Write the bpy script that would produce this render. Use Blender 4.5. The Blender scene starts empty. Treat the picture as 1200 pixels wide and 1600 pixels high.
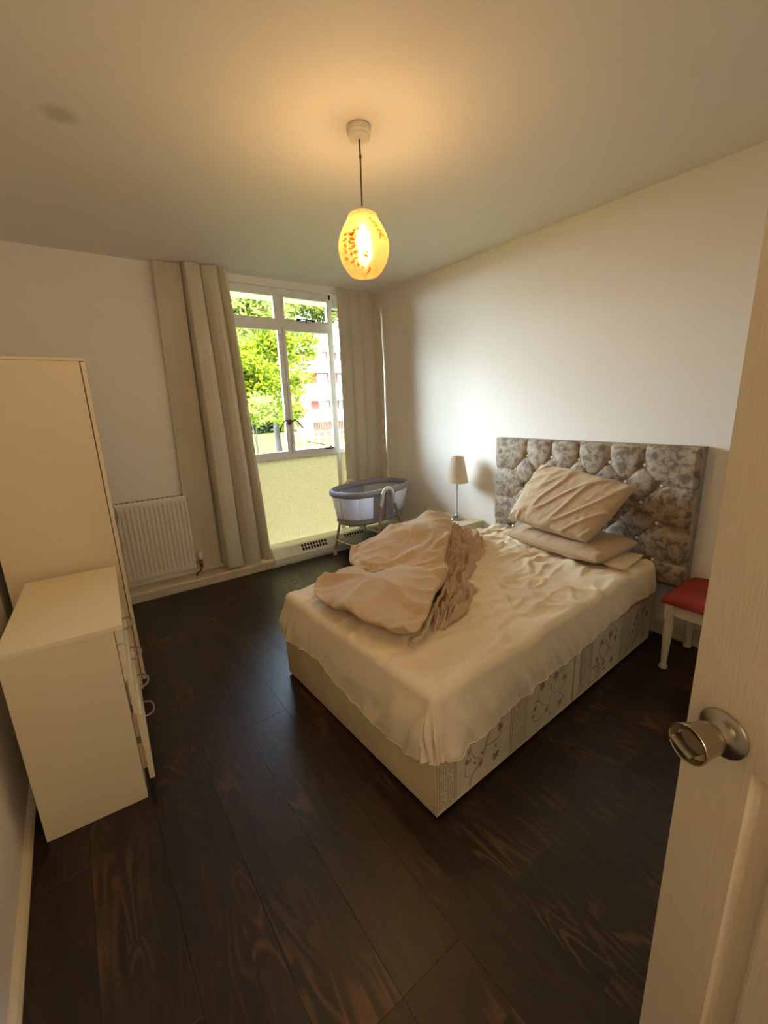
import bpy, bmesh, math, random
from mathutils import Vector, Matrix, noise
random.seed(7)
PI = math.pi
sc = bpy.context.scene
C = sc.collection

# ---------------------------------------------------------------- camera
cam_d = bpy.data.cameras.new('camera')
cam = bpy.data.objects.new('camera', cam_d); C.objects.link(cam)
cam_d.sensor_fit = 'HORIZONTAL'; cam_d.sensor_width = 36.0
cam_d.lens = 36.0 * 669.30 / 1200.0
cam_d.clip_start = 0.02; cam_d.clip_end = 500
_r = Vector((0.8056009, -0.59131217, -0.03683903)); _u = Vector((0.17207132, 0.17402314, 0.96959136)); _f = Vector((0.56692033, 0.78744261, -0.24194107))
cam.matrix_world = Matrix(((_r.x, _u.x, -_f.x, 0), (_r.y, _u.y, -_f.y, 0), (_r.z, _u.z, -_f.z, 1.4775), (0, 0, 0, 1)))
sc.camera = cam

# ---------------------------------------------------------------- world, sun, exposure
w = bpy.data.worlds.new('world'); sc.world = w; w.use_nodes = True
nt = w.node_tree; nt.nodes.clear()
sky = nt.nodes.new('ShaderNodeTexSky'); sky.sky_type = 'NISHITA'; sky.sun_disc = False
sky.sun_elevation = math.radians(48); sky.sun_rotation = math.radians(215); sky.air_density = 1.0; sky.dust_density = 3.0
mixw = nt.nodes.new('ShaderNodeMixRGB'); mixw.inputs[0].default_value = 0.55; mixw.inputs[2].default_value = (0.86, 0.93, 1.0, 1)
bg = nt.nodes.new('ShaderNodeBackground'); bg.inputs[1].default_value = 4.4
outw = nt.nodes.new('ShaderNodeOutputWorld')
nt.links.new(sky.outputs[0], mixw.inputs[1]); nt.links.new(mixw.outputs[0], bg.inputs[0]); nt.links.new(bg.outputs[0], outw.inputs[0])
sd = bpy.data.lights.new('sun', 'SUN'); sd.energy = 2.4; sd.angle = 0.01; sd.color = (1.0, 0.93, 0.80)
sun = bpy.data.objects.new('sun', sd); C.objects.link(sun)
sun.rotation_euler = Vector((0.35, 0.75, -0.95)).to_track_quat('-Z', 'Y').to_euler()   # shines away from the window wall onto the garden
dd_ = bpy.data.lights.new('daylight_boost', 'SUN'); dd_.energy = 34.0; dd_.angle = 1.7; dd_.color = (0.72, 0.85, 1.0)     # added sun lamp, boosting the soft low daylight from beyond the window, left
dlo = bpy.data.objects.new('daylight_boost', dd_); C.objects.link(dlo)
dlo.rotation_euler = Vector((0.22, -0.11, -0.09)).to_track_quat('-Z', 'Y').to_euler()
hl = bpy.data.lights.new('hall_fill', 'POINT'); hl.shadow_soft_size = 0.25; hl.energy = 14.0; hl.color = (1.0, 0.84, 0.64)   # added unseen lamp in the hallway behind the camera, brightening the near room
hlo = bpy.data.objects.new('hall_fill', hl); C.objects.link(hlo); hlo.location = (0.05, -1.25, 1.95)
pl = bpy.data.lights.new('window_portal', 'AREA'); pl.shape = 'RECTANGLE'; pl.size = 1.6; pl.size_y = 2.5
pl.cycles.is_portal = True
po = bpy.data.objects.new('window_portal', pl); C.objects.link(po)
po.location = (2.0, 4.12, 1.32); po.rotation_euler = Vector((0, -1, 0)).to_track_quat('-Z', 'Z').to_euler()
BULB = 238.0
vs = sc.view_settings
sc.display_settings.display_device = 'sRGB'
vs.view_transform = 'Standard'; vs.look = 'None'; vs.exposure = 1.04; vs.gamma = 1.0; vs.use_curve_mapping = False
cy = sc.cycles
cy.max_bounces = 10; cy.diffuse_bounces = 6; cy.transparent_max_bounces = 24; cy.sample_clamp_indirect = 6.0
cy.caustics_reflective = False; cy.caustics_refractive = False

# ---------------------------------------------------------------- material helpers
def lin(c):
    return tuple((x / 12.92 if x <= 0.04045 else ((x + 0.055) / 1.055) ** 2.4) for x in [v / 255.0 for v in c]) + (1.0,)

def mat(name, col, rough=0.6, metal=0.0, bump=0.0, bscale=60.0, var=0.0, vscale=6.0, sheen=0.0, spec=0.5, detail=4.0, stretch=None):
    m = bpy.data.materials.new(name); m.use_nodes = True
    t = m.node_tree; b = t.nodes['Principled BSDF']
    c = lin(col)
    b.inputs['Base Color'].default_value = c; b.inputs['Roughness'].default_value = rough
    b.inputs['Metallic'].default_value = metal; b.inputs['Specular IOR Level'].default_value = spec
    if sheen: b.inputs['Sheen Weight'].default_value = sheen; b.inputs['Sheen Roughness'].default_value = 0.4
    tc = t.nodes.new('ShaderNodeTexCoord'); mp = t.nodes.new('ShaderNodeMapping'); t.links.new(tc.outputs['Object'], mp.inputs[0])
    if stretch: mp.inputs['Scale'].default_value = stretch
    if var:
        n = t.nodes.new('ShaderNodeTexNoise'); n.inputs['Scale'].default_value = vscale; n.inputs['Detail'].default_value = detail
        t.links.new(mp.outputs[0], n.inputs[0])
        cr = t.nodes.new('ShaderNodeValToRGB')
        cr.color_ramp.elements[0].position = 0.3; cr.color_ramp.elements[1].position = 0.7
        cr.color_ramp.elements[0].color = tuple(x * (1 - var) for x in c[:3]) + (1,); cr.color_ramp.elements[1].color = tuple(min(1, x * (1 + var * .5)) for x in c[:3]) + (1,)
        t.links.new(n.outputs[0], cr.inputs[0]); t.links.new(cr.outputs[0], b.inputs['Base Color'])
    if bump:
        n2 = t.nodes.new('ShaderNodeTexNoise'); n2.inputs['Scale'].default_value = bscale; n2.inputs['Detail'].default_value = 3
        t.links.new(mp.outputs[0], n2.inputs[0])
        bp = t.nodes.new('ShaderNodeBump'); bp.inputs['Strength'].default_value = bump; bp.inputs['Distance'].default_value = 0.004
        t.links.new(n2.outputs[0], bp.inputs['Height']); t.links.new(bp.outputs[0], b.inputs['Normal'])
    return m

def nodes_of(m): return m.node_tree, m.node_tree.nodes['Principled BSDF']

M = {}
M['wall'] = mat('wall_paint', (240, 233, 222), 0.75, bump=0.10, bscale=90, spec=0.25)
M['ceiling'] = mat('ceiling_paint', (236, 229, 216), 0.85, bump=0.14, bscale=120, spec=0.2)
M['trim'] = mat('trim_gloss_paint', (214, 200, 172), 0.4, bump=0.05, var=0.08, vscale=10)
M['frame'] = mat('window_frame_paint', (232, 231, 226), 0.4, var=0.06, vscale=12)
M['darkfill'] = mat('dark_parts_slot_shade', (34, 28, 22), 0.9, var=.2)  # plain dark parts, and the shade in grille openings put into colour
M['cream'] = mat('cream_laminate', (226, 208, 172), 0.42, bump=0.03, bscale=200, var=0.03, vscale=4)
M['creamtop'] = mat('cream_laminate_top', (236, 218, 180), 0.38, bump=0.03, bscale=200, var=0.02)
M['edge'] = mat('laminate_edge', (206, 184, 142), 0.5, var=0.05)
M['curtain'] = mat('curtain_cloth', (202, 192, 172), 0.62, bump=0.12, bscale=420, var=0.05, vscale=3, sheen=0.35)
M['sheet'] = mat('cotton_sheet', (233, 214, 180), 0.85, bump=0.10, bscale=300, sheen=0.15, var=0.03, vscale=5)
M['duvet'] = mat('duvet_cotton', (200, 172, 136), 0.85, bump=0.14, bscale=260, sheen=0.15, var=0.05, vscale=4)
M['pillow'] = mat('pillow_cotton', (198, 172, 138), 0.85, bump=0.14, bscale=260, sheen=0.15, var=0.05, vscale=5)
M['divan'] = mat('divan_beige_fabric', (206, 186, 146), 0.85, bump=0.12, bscale=300, var=0.10, vscale=7)
M['divan_side'] = mat('divan_brocade_fabric', (210, 194, 162), 0.8, bump=0.12, bscale=300, var=0.08, vscale=9)
M['brocade'] = mat('brocade_thread', (160, 132, 98), 0.75, bump=0.2, bscale=500, var=0.2, vscale=30)
M['chrome'] = mat('brushed_steel', (176, 166, 148), 0.24, metal=1.0, bump=0.03, bscale=300, stretch=(1, 1, 12))
M['silver'] = mat('satin_silver', (170, 168, 164), 0.3, metal=1.0, var=0.05)
M['dkmetal'] = mat('dark_bronze_metal', (96, 84, 70), 0.45, metal=0.7, var=0.1)
M['brass'] = mat('copper_pipe', (150, 96, 60), 0.35, metal=1.0, var=0.1)
M['crystal'] = mat('diamante_button', (250, 248, 242), 0.12, metal=0.2, var=0.02)
M['radiator'] = mat('radiator_enamel', (226, 216, 200), 0.35, var=0.02)
M['plastic'] = mat('white_plastic', (226, 216, 196), 0.4, var=0.02)
M['red'] = mat('red_seat_fabric', (148, 44, 34), 0.8, bump=0.3, bscale=350, var=0.12, vscale=60)
M['stoolwood'] = mat('stool_white_paint', (224, 208, 178), 0.35, var=0.05, vscale=10)
M['doorpaint'] = mat('door_grained_paint', (214, 196, 166), 0.5, bump=0.16, bscale=40, stretch=(9, 9, 0.5), var=0.03, vscale=20)
M['gfabric'] = mat('crib_grey_fabric', (146, 146, 156), 0.8, bump=0.2, bscale=300, var=0.08, vscale=30, sheen=0.2)
M['gmattress'] = mat('crib_grey_mattress', (196, 196, 204), 0.8, bump=0.2, bscale=200, var=0.05)
M['cribleg'] = mat('crib_leg_oak_tube', (150, 128, 104), 0.4, var=0.08, vscale=20)
M['cribwhite'] = mat('crib_white_tube', (214, 212, 208), 0.35, var=0.02)
M['shade'] = mat('lampshade_pleated_linen', (236, 226, 210), 0.85, bump=0.1, bscale=200, var=0.03)
M['white'] = mat('exterior_white_render', (235, 235, 230), 0.8, var=0.04)
M['brick'] = mat('exterior_red_brick', (112, 62, 50), 0.9, var=0.2, vscale=3)
M['exdark'] = mat('exterior_window_glass', (96, 104, 108), 0.2, var=0.1)
M['rail'] = mat('exterior_rail_metal', (208, 202, 192), 0.5, var=0.05)
M['soffit'] = mat('balcony_soffit_paint', (226, 210, 160), 0.8, var=0.05)
M['bark'] = mat('tree_bark', (44, 38, 30), 0.9, bump=0.5, bscale=8, var=0.3)
M['lawn'] = mat('lawn_grass', (70, 76, 42), 1.0, bump=0.5, bscale=5, var=0.25, vscale=0.6, detail=8, spec=0.0)
M['cable'] = mat('white_cable', (206, 196, 180), 0.5, var=0.02)
M['blanket'] = mat('folded_grey_green_blanket', (112, 120, 112), 0.9, bump=0.4, bscale=80, var=0.35, vscale=40)
M['nightwood'] = mat('nightstand_pale_top', (214, 194, 158), 0.45, var=0.05)

# ceiling: a faint grey smudge of its own
t, b = nodes_of(M['ceiling'])
tc = t.nodes.new('ShaderNodeTexCoord'); mp = t.nodes.new('ShaderNodeMapping'); mp.inputs['Location'].default_value = (-0.19, -2.28, 0); mp.inputs['Scale'].default_value = (1, 1, 0)
ln_ = t.nodes.new('ShaderNodeVectorMath'); ln_.operation = 'LENGTH'
mr = t.nodes.new('ShaderNodeMapRange'); mr.inputs[1].default_value = 0.02; mr.inputs[2].default_value = 0.085; mr.interpolation_type = 'SMOOTHSTEP'
mx = t.nodes.new('ShaderNodeMixRGB'); mx.inputs[1].default_value = lin((205, 200, 188)); mx.inputs[2].default_value = lin((236, 229, 216))
t.links.new(tc.outputs['Object'], mp.inputs[0]); t.links.new(mp.outputs[0], ln_.inputs[0]); t.links.new(ln_.outputs['Value'], mr.inputs[0]); t.links.new(mr.outputs[0], mx.inputs[0]); t.links.new(mx.outputs[0], b.inputs['Base Color'])

# crushed velvet headboard
def velvet():
    m = mat('crushed_velvet', (150, 138, 120), 0.55, sheen=0.3)
    t, b = nodes_of(m)
    tc = t.nodes.new('ShaderNodeTexCoord')
    n = t.nodes.new('ShaderNodeTexNoise'); n.inputs['Scale'].default_value = 20; n.inputs['Detail'].default_value = 7; n.inputs['Roughness'].default_value = 0.66; n.inputs['Distortion'].default_value = 0.25
    t.links.new(tc.outputs['Object'], n.inputs[0])
    cr = t.nodes.new('ShaderNodeValToRGB'); e = cr.color_ramp.elements
    e[0].position = 0.42; e[0].color = lin((108, 90, 70)); e[1].position = 0.64; e[1].color = lin((176, 158, 132))
    k = e.new(0.51); k.color = lin((154, 136, 110))
    t.links.new(n.outputs[0], cr.inputs[0]); t.links.new(cr.outputs[0], b.inputs['Base Color'])
    bp = t.nodes.new('ShaderNodeBump'); bp.inputs['Strength'].default_value = 0.25; bp.inputs['Distance'].default_value = 0.004
    t.links.new(n.outputs[0], bp.inputs['Height']); t.links.new(bp.outputs[0], b.inputs['Normal'])
    return m
M['velvet'] = velvet()

# stained oak planks, grain along y, offset per plank
def wood():
    m = mat('dark_stained_oak', (40, 24, 15), 0.33, spec=0.5)
    t, b = nodes_of(m); N = t.nodes.new; L = t.links.new
    tc = N('ShaderNodeTexCoord'); oi = N('ShaderNodeObjectInfo')
    cx = N('ShaderNodeCombineXYZ'); mu = N('ShaderNodeMath'); mu.operation = 'MULTIPLY'; mu.inputs[1].default_value = 37.0
    L(oi.outputs['Random'], mu.inputs[0]); L(mu.outputs[0], cx.inputs[0]); L(mu.outputs[0], cx.inputs[1])
    # strips: three narrow staves across each plank, each cut at its own places
    sx = N('ShaderNodeSeparateXYZ'); L(tc.outputs['Object'], sx.inputs[0])
    st = N('ShaderNodeMath'); st.operation = 'MULTIPLY'; st.inputs[1].default_value = 1 / 0.07; L(sx.outputs[0], st.inputs[0])
    fl = N('ShaderNodeMath'); fl.operation = 'FLOOR'; L(st.outputs[0], fl.inputs[0])
    stag = N('ShaderNodeMath'); stag.operation = 'MULTIPLY'; stag.inputs[1].default_value = 0.37; L(fl.outputs[0], stag.inputs[0])
    ya = N('ShaderNodeMath'); ya.operation = 'MULTIPLY_ADD'; ya.inputs[1].default_value = 2.2; L(sx.outputs[1], ya.inputs[0]); L(stag.outputs[0], ya.inputs[2])
    yf = N('ShaderNodeMath'); yf.operation = 'FLOOR'; L(ya.outputs[0], yf.inputs[0])
    cc = N('ShaderNodeCombineXYZ'); L(fl.outputs[0], cc.inputs[0]); L(yf.outputs[0], cc.inputs[1]); L(mu.outputs[0], cc.inputs[2])
    wn = N('ShaderNodeTexWhiteNoise'); wn.noise_dimensions = '3D'; L(cc.outputs[0], wn.inputs[0])
    # grain
    ad = N('ShaderNodeVectorMath'); ad.operation = 'ADD'; L(tc.outputs['Object'], ad.inputs[0]); L(cx.outputs[0], ad.inputs[1])
    sc2 = N('ShaderNodeVectorMath'); sc2.operation = 'MULTIPLY_ADD'; sc2.inputs[1].default_value = (1, 1, 1); L(ad.outputs[0], sc2.inputs[0])
    wsc = N('ShaderNodeVectorMath'); wsc.operation = 'SCALE'; wsc.inputs['Scale'].default_value = 5.0; L(wn.outputs['Color'], wsc.inputs[0]); L(wsc.outputs[0], sc2.inputs[2])
    mp = N('ShaderNodeMapping'); mp.inputs['Scale'].default_value = (9, 1.3, 1); L(sc2.outputs[0], mp.inputs[0])
    n1 = N('ShaderNodeTexNoise'); n1.inputs['Scale'].default_value = 1.0; n1.inputs['Detail'].default_value = 1.5; n1.inputs['Distortion'].default_value = 0.9; L(mp.outputs[0], n1.inputs[0])
    rg = N('ShaderNodeMath'); rg.operation = 'MULTIPLY'; rg.inputs[1].default_value = 60.0; L(n1.outputs[0], rg.inputs[0])
    sn = N('ShaderNodeMath'); sn.operation = 'SINE'; L(rg.outputs[0], sn.inputs[0])
    mp2 = N('ShaderNodeMapping'); mp2.inputs['Scale'].default_value = (160, 6, 1); L(ad.outputs[0], mp2.inputs[0])
    n2 = N('ShaderNodeTexNoise'); n2.inputs['Scale'].default_value = 1.0; n2.inputs['Detail'].default_value = 3; L(mp2.outputs[0], n2.inputs[0])
    r1 = N('ShaderNodeMapRange'); r1.inputs[1].default_value = -0.2; r1.inputs[2].default_value = 1.0; L(sn.outputs[0], r1.inputs[0])
    mg = N('ShaderNodeMath'); mg.operation = 'MULTIPLY'; L(r1.outputs[0], mg.inputs[0]); L(n2.outputs[0], mg.inputs[1])
    # figured patches only here and there
    np_ = N('ShaderNodeTexNoise'); np_.inputs['Scale'].default_value = 2.1; L(ad.outputs[0], np_.inputs[0])
    rp = N('ShaderNodeMapRange'); rp.inputs[1].default_value = 0.52; rp.inputs[2].default_value = 0.74; rp.inputs[3].default_value = 0.10; L(np_.outputs[0], rp.inputs[0])
    mg2 = N('ShaderNodeMath'); mg2.operation = 'MULTIPLY'; L(mg.outputs[0], mg2.inputs[0]); L(rp.outputs[0], mg2.inputs[1])
    c1 = N('ShaderNodeMixRGB'); c1.inputs[1].default_value = lin((25, 15, 10)); c1.inputs[2].default_value = lin((41, 26, 17)); L(wn.outputs['Value'], c1.inputs[0])
    c2 = N('ShaderNodeMixRGB'); c2.inputs[2].default_value = lin((138, 94, 54)); L(mg2.outputs[0], c2.inputs[0]); L(c1.outputs[0], c2.inputs[1])
    L(c2.outputs[0], b.inputs['Base Color'])
    rr = N('ShaderNodeMapRange'); rr.inputs[3].default_value = 0.30; rr.inputs[4].default_value = 0.44; L(n2.outputs[0], rr.inputs[0]); L(rr.outputs[0], b.inputs['Roughness'])
    bp = N('ShaderNodeBump'); bp.inputs['Strength'].default_value = 0.15; bp.inputs['Distance'].default_value = 0.002; L(n2.outputs[0], bp.inputs['Height']); L(bp.outputs[0], b.inputs['Normal'])
    return m
M['wood'] = wood()

def shader_mat(name):
    m = bpy.data.materials.new(name); m.use_nodes = True; t = m.node_tree; t.nodes.clear()
    o = t.nodes.new('ShaderNodeOutputMaterial'); return m, t, o
def glass():
    m, t, o = shader_mat('clear_glass')
    tr = t.nodes.new('ShaderNodeBsdfTransparent'); tr.inputs[0].default_value = (0.95, 0.97, 0.95, 1)
    gl = t.nodes.new('ShaderNodeBsdfGlossy'); gl.inputs['Roughness'].default_value = 0.02
    fr = t.nodes.new('ShaderNodeFresnel'); fr.inputs[0].default_value = 1.35
    mx = t.nodes.new('ShaderNodeMixShader'); t.links.new(fr.outputs[0], mx.inputs[0]); t.links.new(tr.outputs[0], mx.inputs[1]); t.links.new(gl.outputs[0], mx.inputs[2]); t.links.new(mx.outputs[0], o.inputs[0])
    return m
M['glass'] = glass()
def frosted():
    m, t, o = shader_mat('frosted_yellow_glass')
    N = t.nodes.new; L = t.links.new
    tc = N('ShaderNodeTexCoord'); v = N('ShaderNodeTexVoronoi'); v.inputs['Scale'].default_value = 130; L(tc.outputs['Object'], v.inputs[0])
    cr = N('ShaderNodeValToRGB'); cr.color_ramp.elements[0].position = 0.1; cr.color_ramp.elements[1].position = 0.6
    cr.color_ramp.elements[0].color = (0.205, 0.178, 0.112, 1); cr.color_ramp.elements[1].color = (0.315, 0.275, 0.172, 1); L(v.outputs['Distance'], cr.inputs[0])
    tl = N('ShaderNodeBsdfTranslucent'); L(cr.outputs[0], tl.inputs[0])
    gl = N('ShaderNodeBsdfGlossy'); gl.inputs['Roughness'].default_value = 0.25
    bp = N('ShaderNodeBump'); bp.inputs['Strength'].default_value = 0.4; bp.inputs['Distance'].default_value = 0.002; L(v.outputs['Distance'], bp.inputs['Height']); L(bp.outputs[0], gl.inputs['Normal'])
    tr = N('ShaderNodeBsdfTransparent'); L(cr.outputs[0], tr.inputs[0])
    m1 = N('ShaderNodeMixShader'); m1.inputs[0].default_value = 0.2; L(tl.outputs[0], m1.inputs[1]); L(tr.outputs[0], m1.inputs[2])
    m2 = N('ShaderNodeMixShader'); m2.inputs[0].default_value = 0.05; L(m1.outputs[0], m2.inputs[1]); L(gl.outputs[0], m2.inputs[2])
    L(m2.outputs[0], o.inputs[0]); return m
M['frosted'] = frosted()
def mesh_cloth():
    m, t, o = shader_mat('crib_mesh_net')
    N = t.nodes.new; L = t.links.new
    d = N('ShaderNodeBsdfDiffuse'); d.inputs[0].default_value = (0.86, 0.86, 0.95, 1)
    tl = N('ShaderNodeBsdfTranslucent'); tl.inputs[0].default_value = (0.80, 0.80, 0.90, 1)
    a = N('ShaderNodeMixShader'); a.inputs[0].default_value = 0.5; L(d.outputs[0], a.inputs[1]); L(tl.outputs[0], a.inputs[2])
    tr = N('ShaderNodeBsdfTransparent')
    mx = N('ShaderNodeMixShader'); mx.inputs[0].default_value = 0.30; L(a.outputs[0], mx.inputs[1]); L(tr.outputs[0], mx.inputs[2]); L(mx.outputs[0], o.inputs[0])
    return m
M['net'] = mesh_cloth()
def leafmat(name, c1, c2):
    m, t, o = shader_mat(name)
    N = t.nodes.new; L = t.links.new
    g = N('ShaderNodeNewGeometry'); mc = N('ShaderNodeMixRGB'); mc.inputs[1].default_value = lin(c1); mc.inputs[2].default_value = lin(c2); L(g.outputs['Random Per Island'], mc.inputs[0])
    d = N('ShaderNodeBsdfDiffuse'); L(mc.outputs[0], d.inputs[0]); tl = N('ShaderNodeBsdfTranslucent'); L(mc.outputs[0], tl.inputs[0])
    a = N('ShaderNodeMixShader'); a.inputs[0].default_value = 0.5; L(d.outputs[0], a.inputs[1]); L(tl.outputs[0], a.inputs[2]); L(a.outputs[0], o.inputs[0])
    return m
M['leaf'] = leafmat('tree_leaves', (70, 96, 20), (142, 150, 44))
M['leaf2'] = leafmat('overhanging_leaves', (78, 96, 40), (150, 156, 78))
M['leaf3'] = leafmat('far_hedge_leaves', (64, 84, 54), (98, 114, 74))
def lampglass():
    m, t, o = shader_mat('amber_frosted_lamp_glass')
    N = t.nodes.new; L = t.links.new
    tl = N('ShaderNodeBsdfTranslucent'); tl.inputs[0].default_value = (0.17, 0.070, 0.018, 1)
    tr = N('ShaderNodeBsdfTransparent'); tr.inputs[0].default_value = (1.0, 0.80, 0.52, 1)
    rf = N('ShaderNodeBsdfRefraction'); rf.inputs[0].default_value = (0.34, 0.20, 0.06, 1); rf.inputs['Roughness'].default_value = 0.6; rf.inputs['IOR'].default_value = 1.02
    a = N('ShaderNodeMixShader'); a.inputs[0].default_value = 0.40; L(tl.outputs[0], a.inputs[1]); L(rf.outputs[0], a.inputs[2])
    mx = N('ShaderNodeMixShader'); mx.inputs[0].default_value = 0.38; L(a.outputs[0], mx.inputs[1]); L(tr.outputs[0], mx.inputs[2])
    gl = N('ShaderNodeBsdfGlossy'); gl.inputs['Roughness'].default_value = 0.2
    m3 = N('ShaderNodeMixShader'); m3.inputs[0].default_value = 0.04; L(mx.outputs[0], m3.inputs[1]); L(gl.outputs[0], m3.inputs[2]); L(m3.outputs[0], o.inputs[0])
    return m
M['lampglass'] = lampglass()
def printmat():
    m, t, o = shader_mat('shade_leaf_print'); tr = t.nodes.new('ShaderNodeBsdfTransparent'); tr.inputs[0].default_value = (0.72, 0.40, 0.14, 1); t.links.new(tr.outputs[0], o.inputs[0]); return m
M['print'] = printmat()
def bulbmat():
    m, t, o = shader_mat('lit_bulb'); e = t.nodes.new('ShaderNodeEmission'); e.inputs[0].default_value = (1.0, 0.77, 0.50, 1); e.inputs[1].default_value = BULB
    t.links.new(e.outputs[0], o.inputs[0]); return m
M['bulb'] = bulbmat()

# ---------------------------------------------------------------- object helpers
WM = {}
def wm(o): return WM.get(o.name, Matrix.Identity(4))
def tag(o, label=None, cat=None, group=None, kind=None):
    if label: o['label'] = label
    if cat: o['category'] = cat
    if group: o['group'] = group
    if kind: o['kind'] = kind
    return o
def thing(name, label, cat, loc=(0, 0, 0), rotz=0, group=None, kind=None):
    o = bpy.data.objects.new(name, None); C.objects.link(o); o.empty_display_size = 0.1
    o.location = loc; o.rotation_euler = (0, 0, rotz)
    WM[o.name] = Matrix.Translation(loc) @ Matrix.Rotation(rotz, 4, 'Z')
    return tag(o, label, cat, group, kind)
def obj(name, bm, m, parent=None, smooth=True, local=False, angle=35):
    """links bm as one mesh object; bm in world coordinates unless local"""
    me = bpy.data.meshes.new(name)
    if isinstance(bm, bmesh.types.BMesh):
        bmesh.ops.recalc_face_normals(bm, faces=bm.faces) if len(bm.faces) < 60000 and not getattr(obj, 'raw', False) else None
        bm.to_mesh(me); bm.free()
    else:
        me.from_pydata(bm[0], [], bm[1])
    me.materials.append(m)
    o = bpy.data.objects.new(name, me); C.objects.link(o)
    if parent is not None:
        o.parent = parent; W = wm(parent); WM[o.name] = W
        if not local: me.transform(W.inverted())
    if smooth:
        try:
            me.shade_smooth(); me.set_sharp_from_angle(angle=math.radians(angle))
        except Exception: pass
    return o
def BM(): return bmesh.new()
def box(bm, x0, x1, y0, y1, z0, z1, bev=0.0, mtx=None, seg=2):
    r = bmesh.ops.create_cube(bm, size=1.0)
    vs_ = r['verts']
    for v in vs_:
        v.co = Vector((x0 + (v.co.x + .5) * (x1 - x0), y0 + (v.co.y + .5) * (y1 - y0), z0 + (v.co.z + .5) * (z1 - z0)))
    if bev > 0:
        es = list({e for v in vs_ for e in v.link_edges})
        rr = bmesh.ops.bevel(bm, geom=es, offset=bev, segments=seg, affect='EDGES', profile=0.6)
        vs_ = list({v for f in rr['faces'] for v in f.verts} | set(v for v in vs_ if v.is_valid))
    if mtx is not None:
        allv = set(vs_)
        # include every vertex linked to this island
        stack = list(allv)
        while stack:
            v = stack.pop()
            for e in v.link_edges:
                o2 = e.other_vert(v)
                if o2 not in allv: allv.add(o2); stack.append(o2)
        for v in allv: v.co = mtx @ v.co
    return bm
def tube(bm, pts, r, seg=10, cap=True):
    pts = [Vector(p) for p in pts]; n = len(pts)
    rs = r if isinstance(r, (list, tuple)) else [r] * n
    rings = []; prev = None
    for i, p in enumerate(pts):
        d = (pts[min(i + 1, n - 1)] - pts[max(i - 1, 0)]).normalized()
        if prev is None:
            a = d.orthogonal().normalized()
        else:
            a = (prev - d * prev.dot(d)).normalized()
        prev = a; b2 = d.cross(a)
        rings.append([bm.verts.new(p + (a * math.cos(2 * PI * k / seg) + b2 * math.sin(2 * PI * k / seg)) * rs[i]) for k in range(seg)])
    for i in range(n - 1):
        for k in range(seg):
            bm.faces.new((rings[i][k], rings[i][(k + 1) % seg], rings[i + 1][(k + 1) % seg], rings[i + 1][k]))
    if cap:
        bm.faces.new(rings[0][::-1]); bm.faces.new(rings[-1])
    return bm
def lathe(bm, prof, c=(0, 0, 0), seg=32, axis=None, closed=False):
    """prof: (radius, height) pairs round axis (default z) through c"""
    c = Vector(c); az = Vector(axis).normalized() if axis else Vector((0, 0, 1))
    ax = az.orthogonal().normalized() if axis else Vector((1, 0, 0)); ay = az.cross(ax)
    rings = []
    for r, h in prof:
        if r < 1e-6: rings.append([bm.verts.new(c + az * h)])
        else: rings.append([bm.verts.new(c + az * h + (ax * math.cos(2 * PI * k / seg) + ay * math.sin(2 * PI * k / seg)) * r) for k in range(seg)])
    for i in range(len(rings) - 1):
        A, B = rings[i], rings[i + 1]
        for k in range(seg):
            k2 = (k + 1) % seg
            if len(A) == 1 and len(B) == 1: continue
            if len(A) == 1: bm.faces.new((A[0], B[k], B[k2]))
            elif len(B) == 1: bm.faces.new((A[k], B[0], A[k2]))
            else: bm.faces.new((A[k], A[k2], B[k2], B[k]))
    return bm
def grid(fn, nu, nv, wrap_u=False):
    vs_, fs = [], []
    for i in range(nu):
        for j in range(nv): vs_.append(tuple(fn(i / (nu if wrap_u else nu - 1), j / (nv - 1))))
    for i in range(nu if wrap_u else nu - 1):
        i2 = (i + 1) % nu
        for j in range(nv - 1): fs.append((i * nv + j, i2 * nv + j, i2 * nv + j + 1, i * nv + j + 1))
    return vs_, fs
def nz(x, y, z=0.0): return noise.noise(Vector((x, y, z)))
def ridge(x, y, z=0.0):      # sharp folds 0..1
    return (1 - abs(noise.noise(Vector((x, y, z)))) * 1.6)
def interp(tab, x):
    if x <= tab[0][0]: return tab[0][1]
    for (a, fa), (b2, fb) in zip(tab, tab[1:]):
        if x <= b2: return fa + (fb - fa) * (x - a) / (b2 - a)
    return tab[-1][1]
def smooth01(t): t = max(0, min(1, t)); return t * t * (3 - 2 * t)
def ccurve(P, n):            # closed catmull-rom through P (2-D or 3-D)
    P = [Vector(p) for p in P]; k = len(P); out = []
    for i in range(n):
        t = i / n * k; a = int(t); f = t - a
        p0, p1, p2, p3 = P[(a - 1) % k], P[a % k], P[(a + 1) % k], P[(a + 2) % k]
        out.append(0.5 * ((2 * p1) + (p2 - p0) * f + (2 * p0 - 5 * p1 + 4 * p2 - p3) * f * f + (3 * p1 - p0 - 3 * p2 + p3) * f ** 3))
    return out
def ocurve(P, n):
    P = [Vector(p) for p in P]; k = len(P); out = []
    for i in range(n):
        t = i / (n - 1) * (k - 1); a = min(int(t), k - 2); f = t - a
        p1, p2 = P[a], P[a + 1]; p0 = P[a - 1] if a > 0 else p1 * 2 - p2; p3 = P[a + 2] if a + 2 < k else p2 * 2 - p1
        out.append(0.5 * ((2 * p1) + (p2 - p0) * f + (2 * p0 - 5 * p1 + 4 * p2 - p3) * f * f + (3 * p1 - p0 - 3 * p2 + p3) * f ** 3))
    return out

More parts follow.
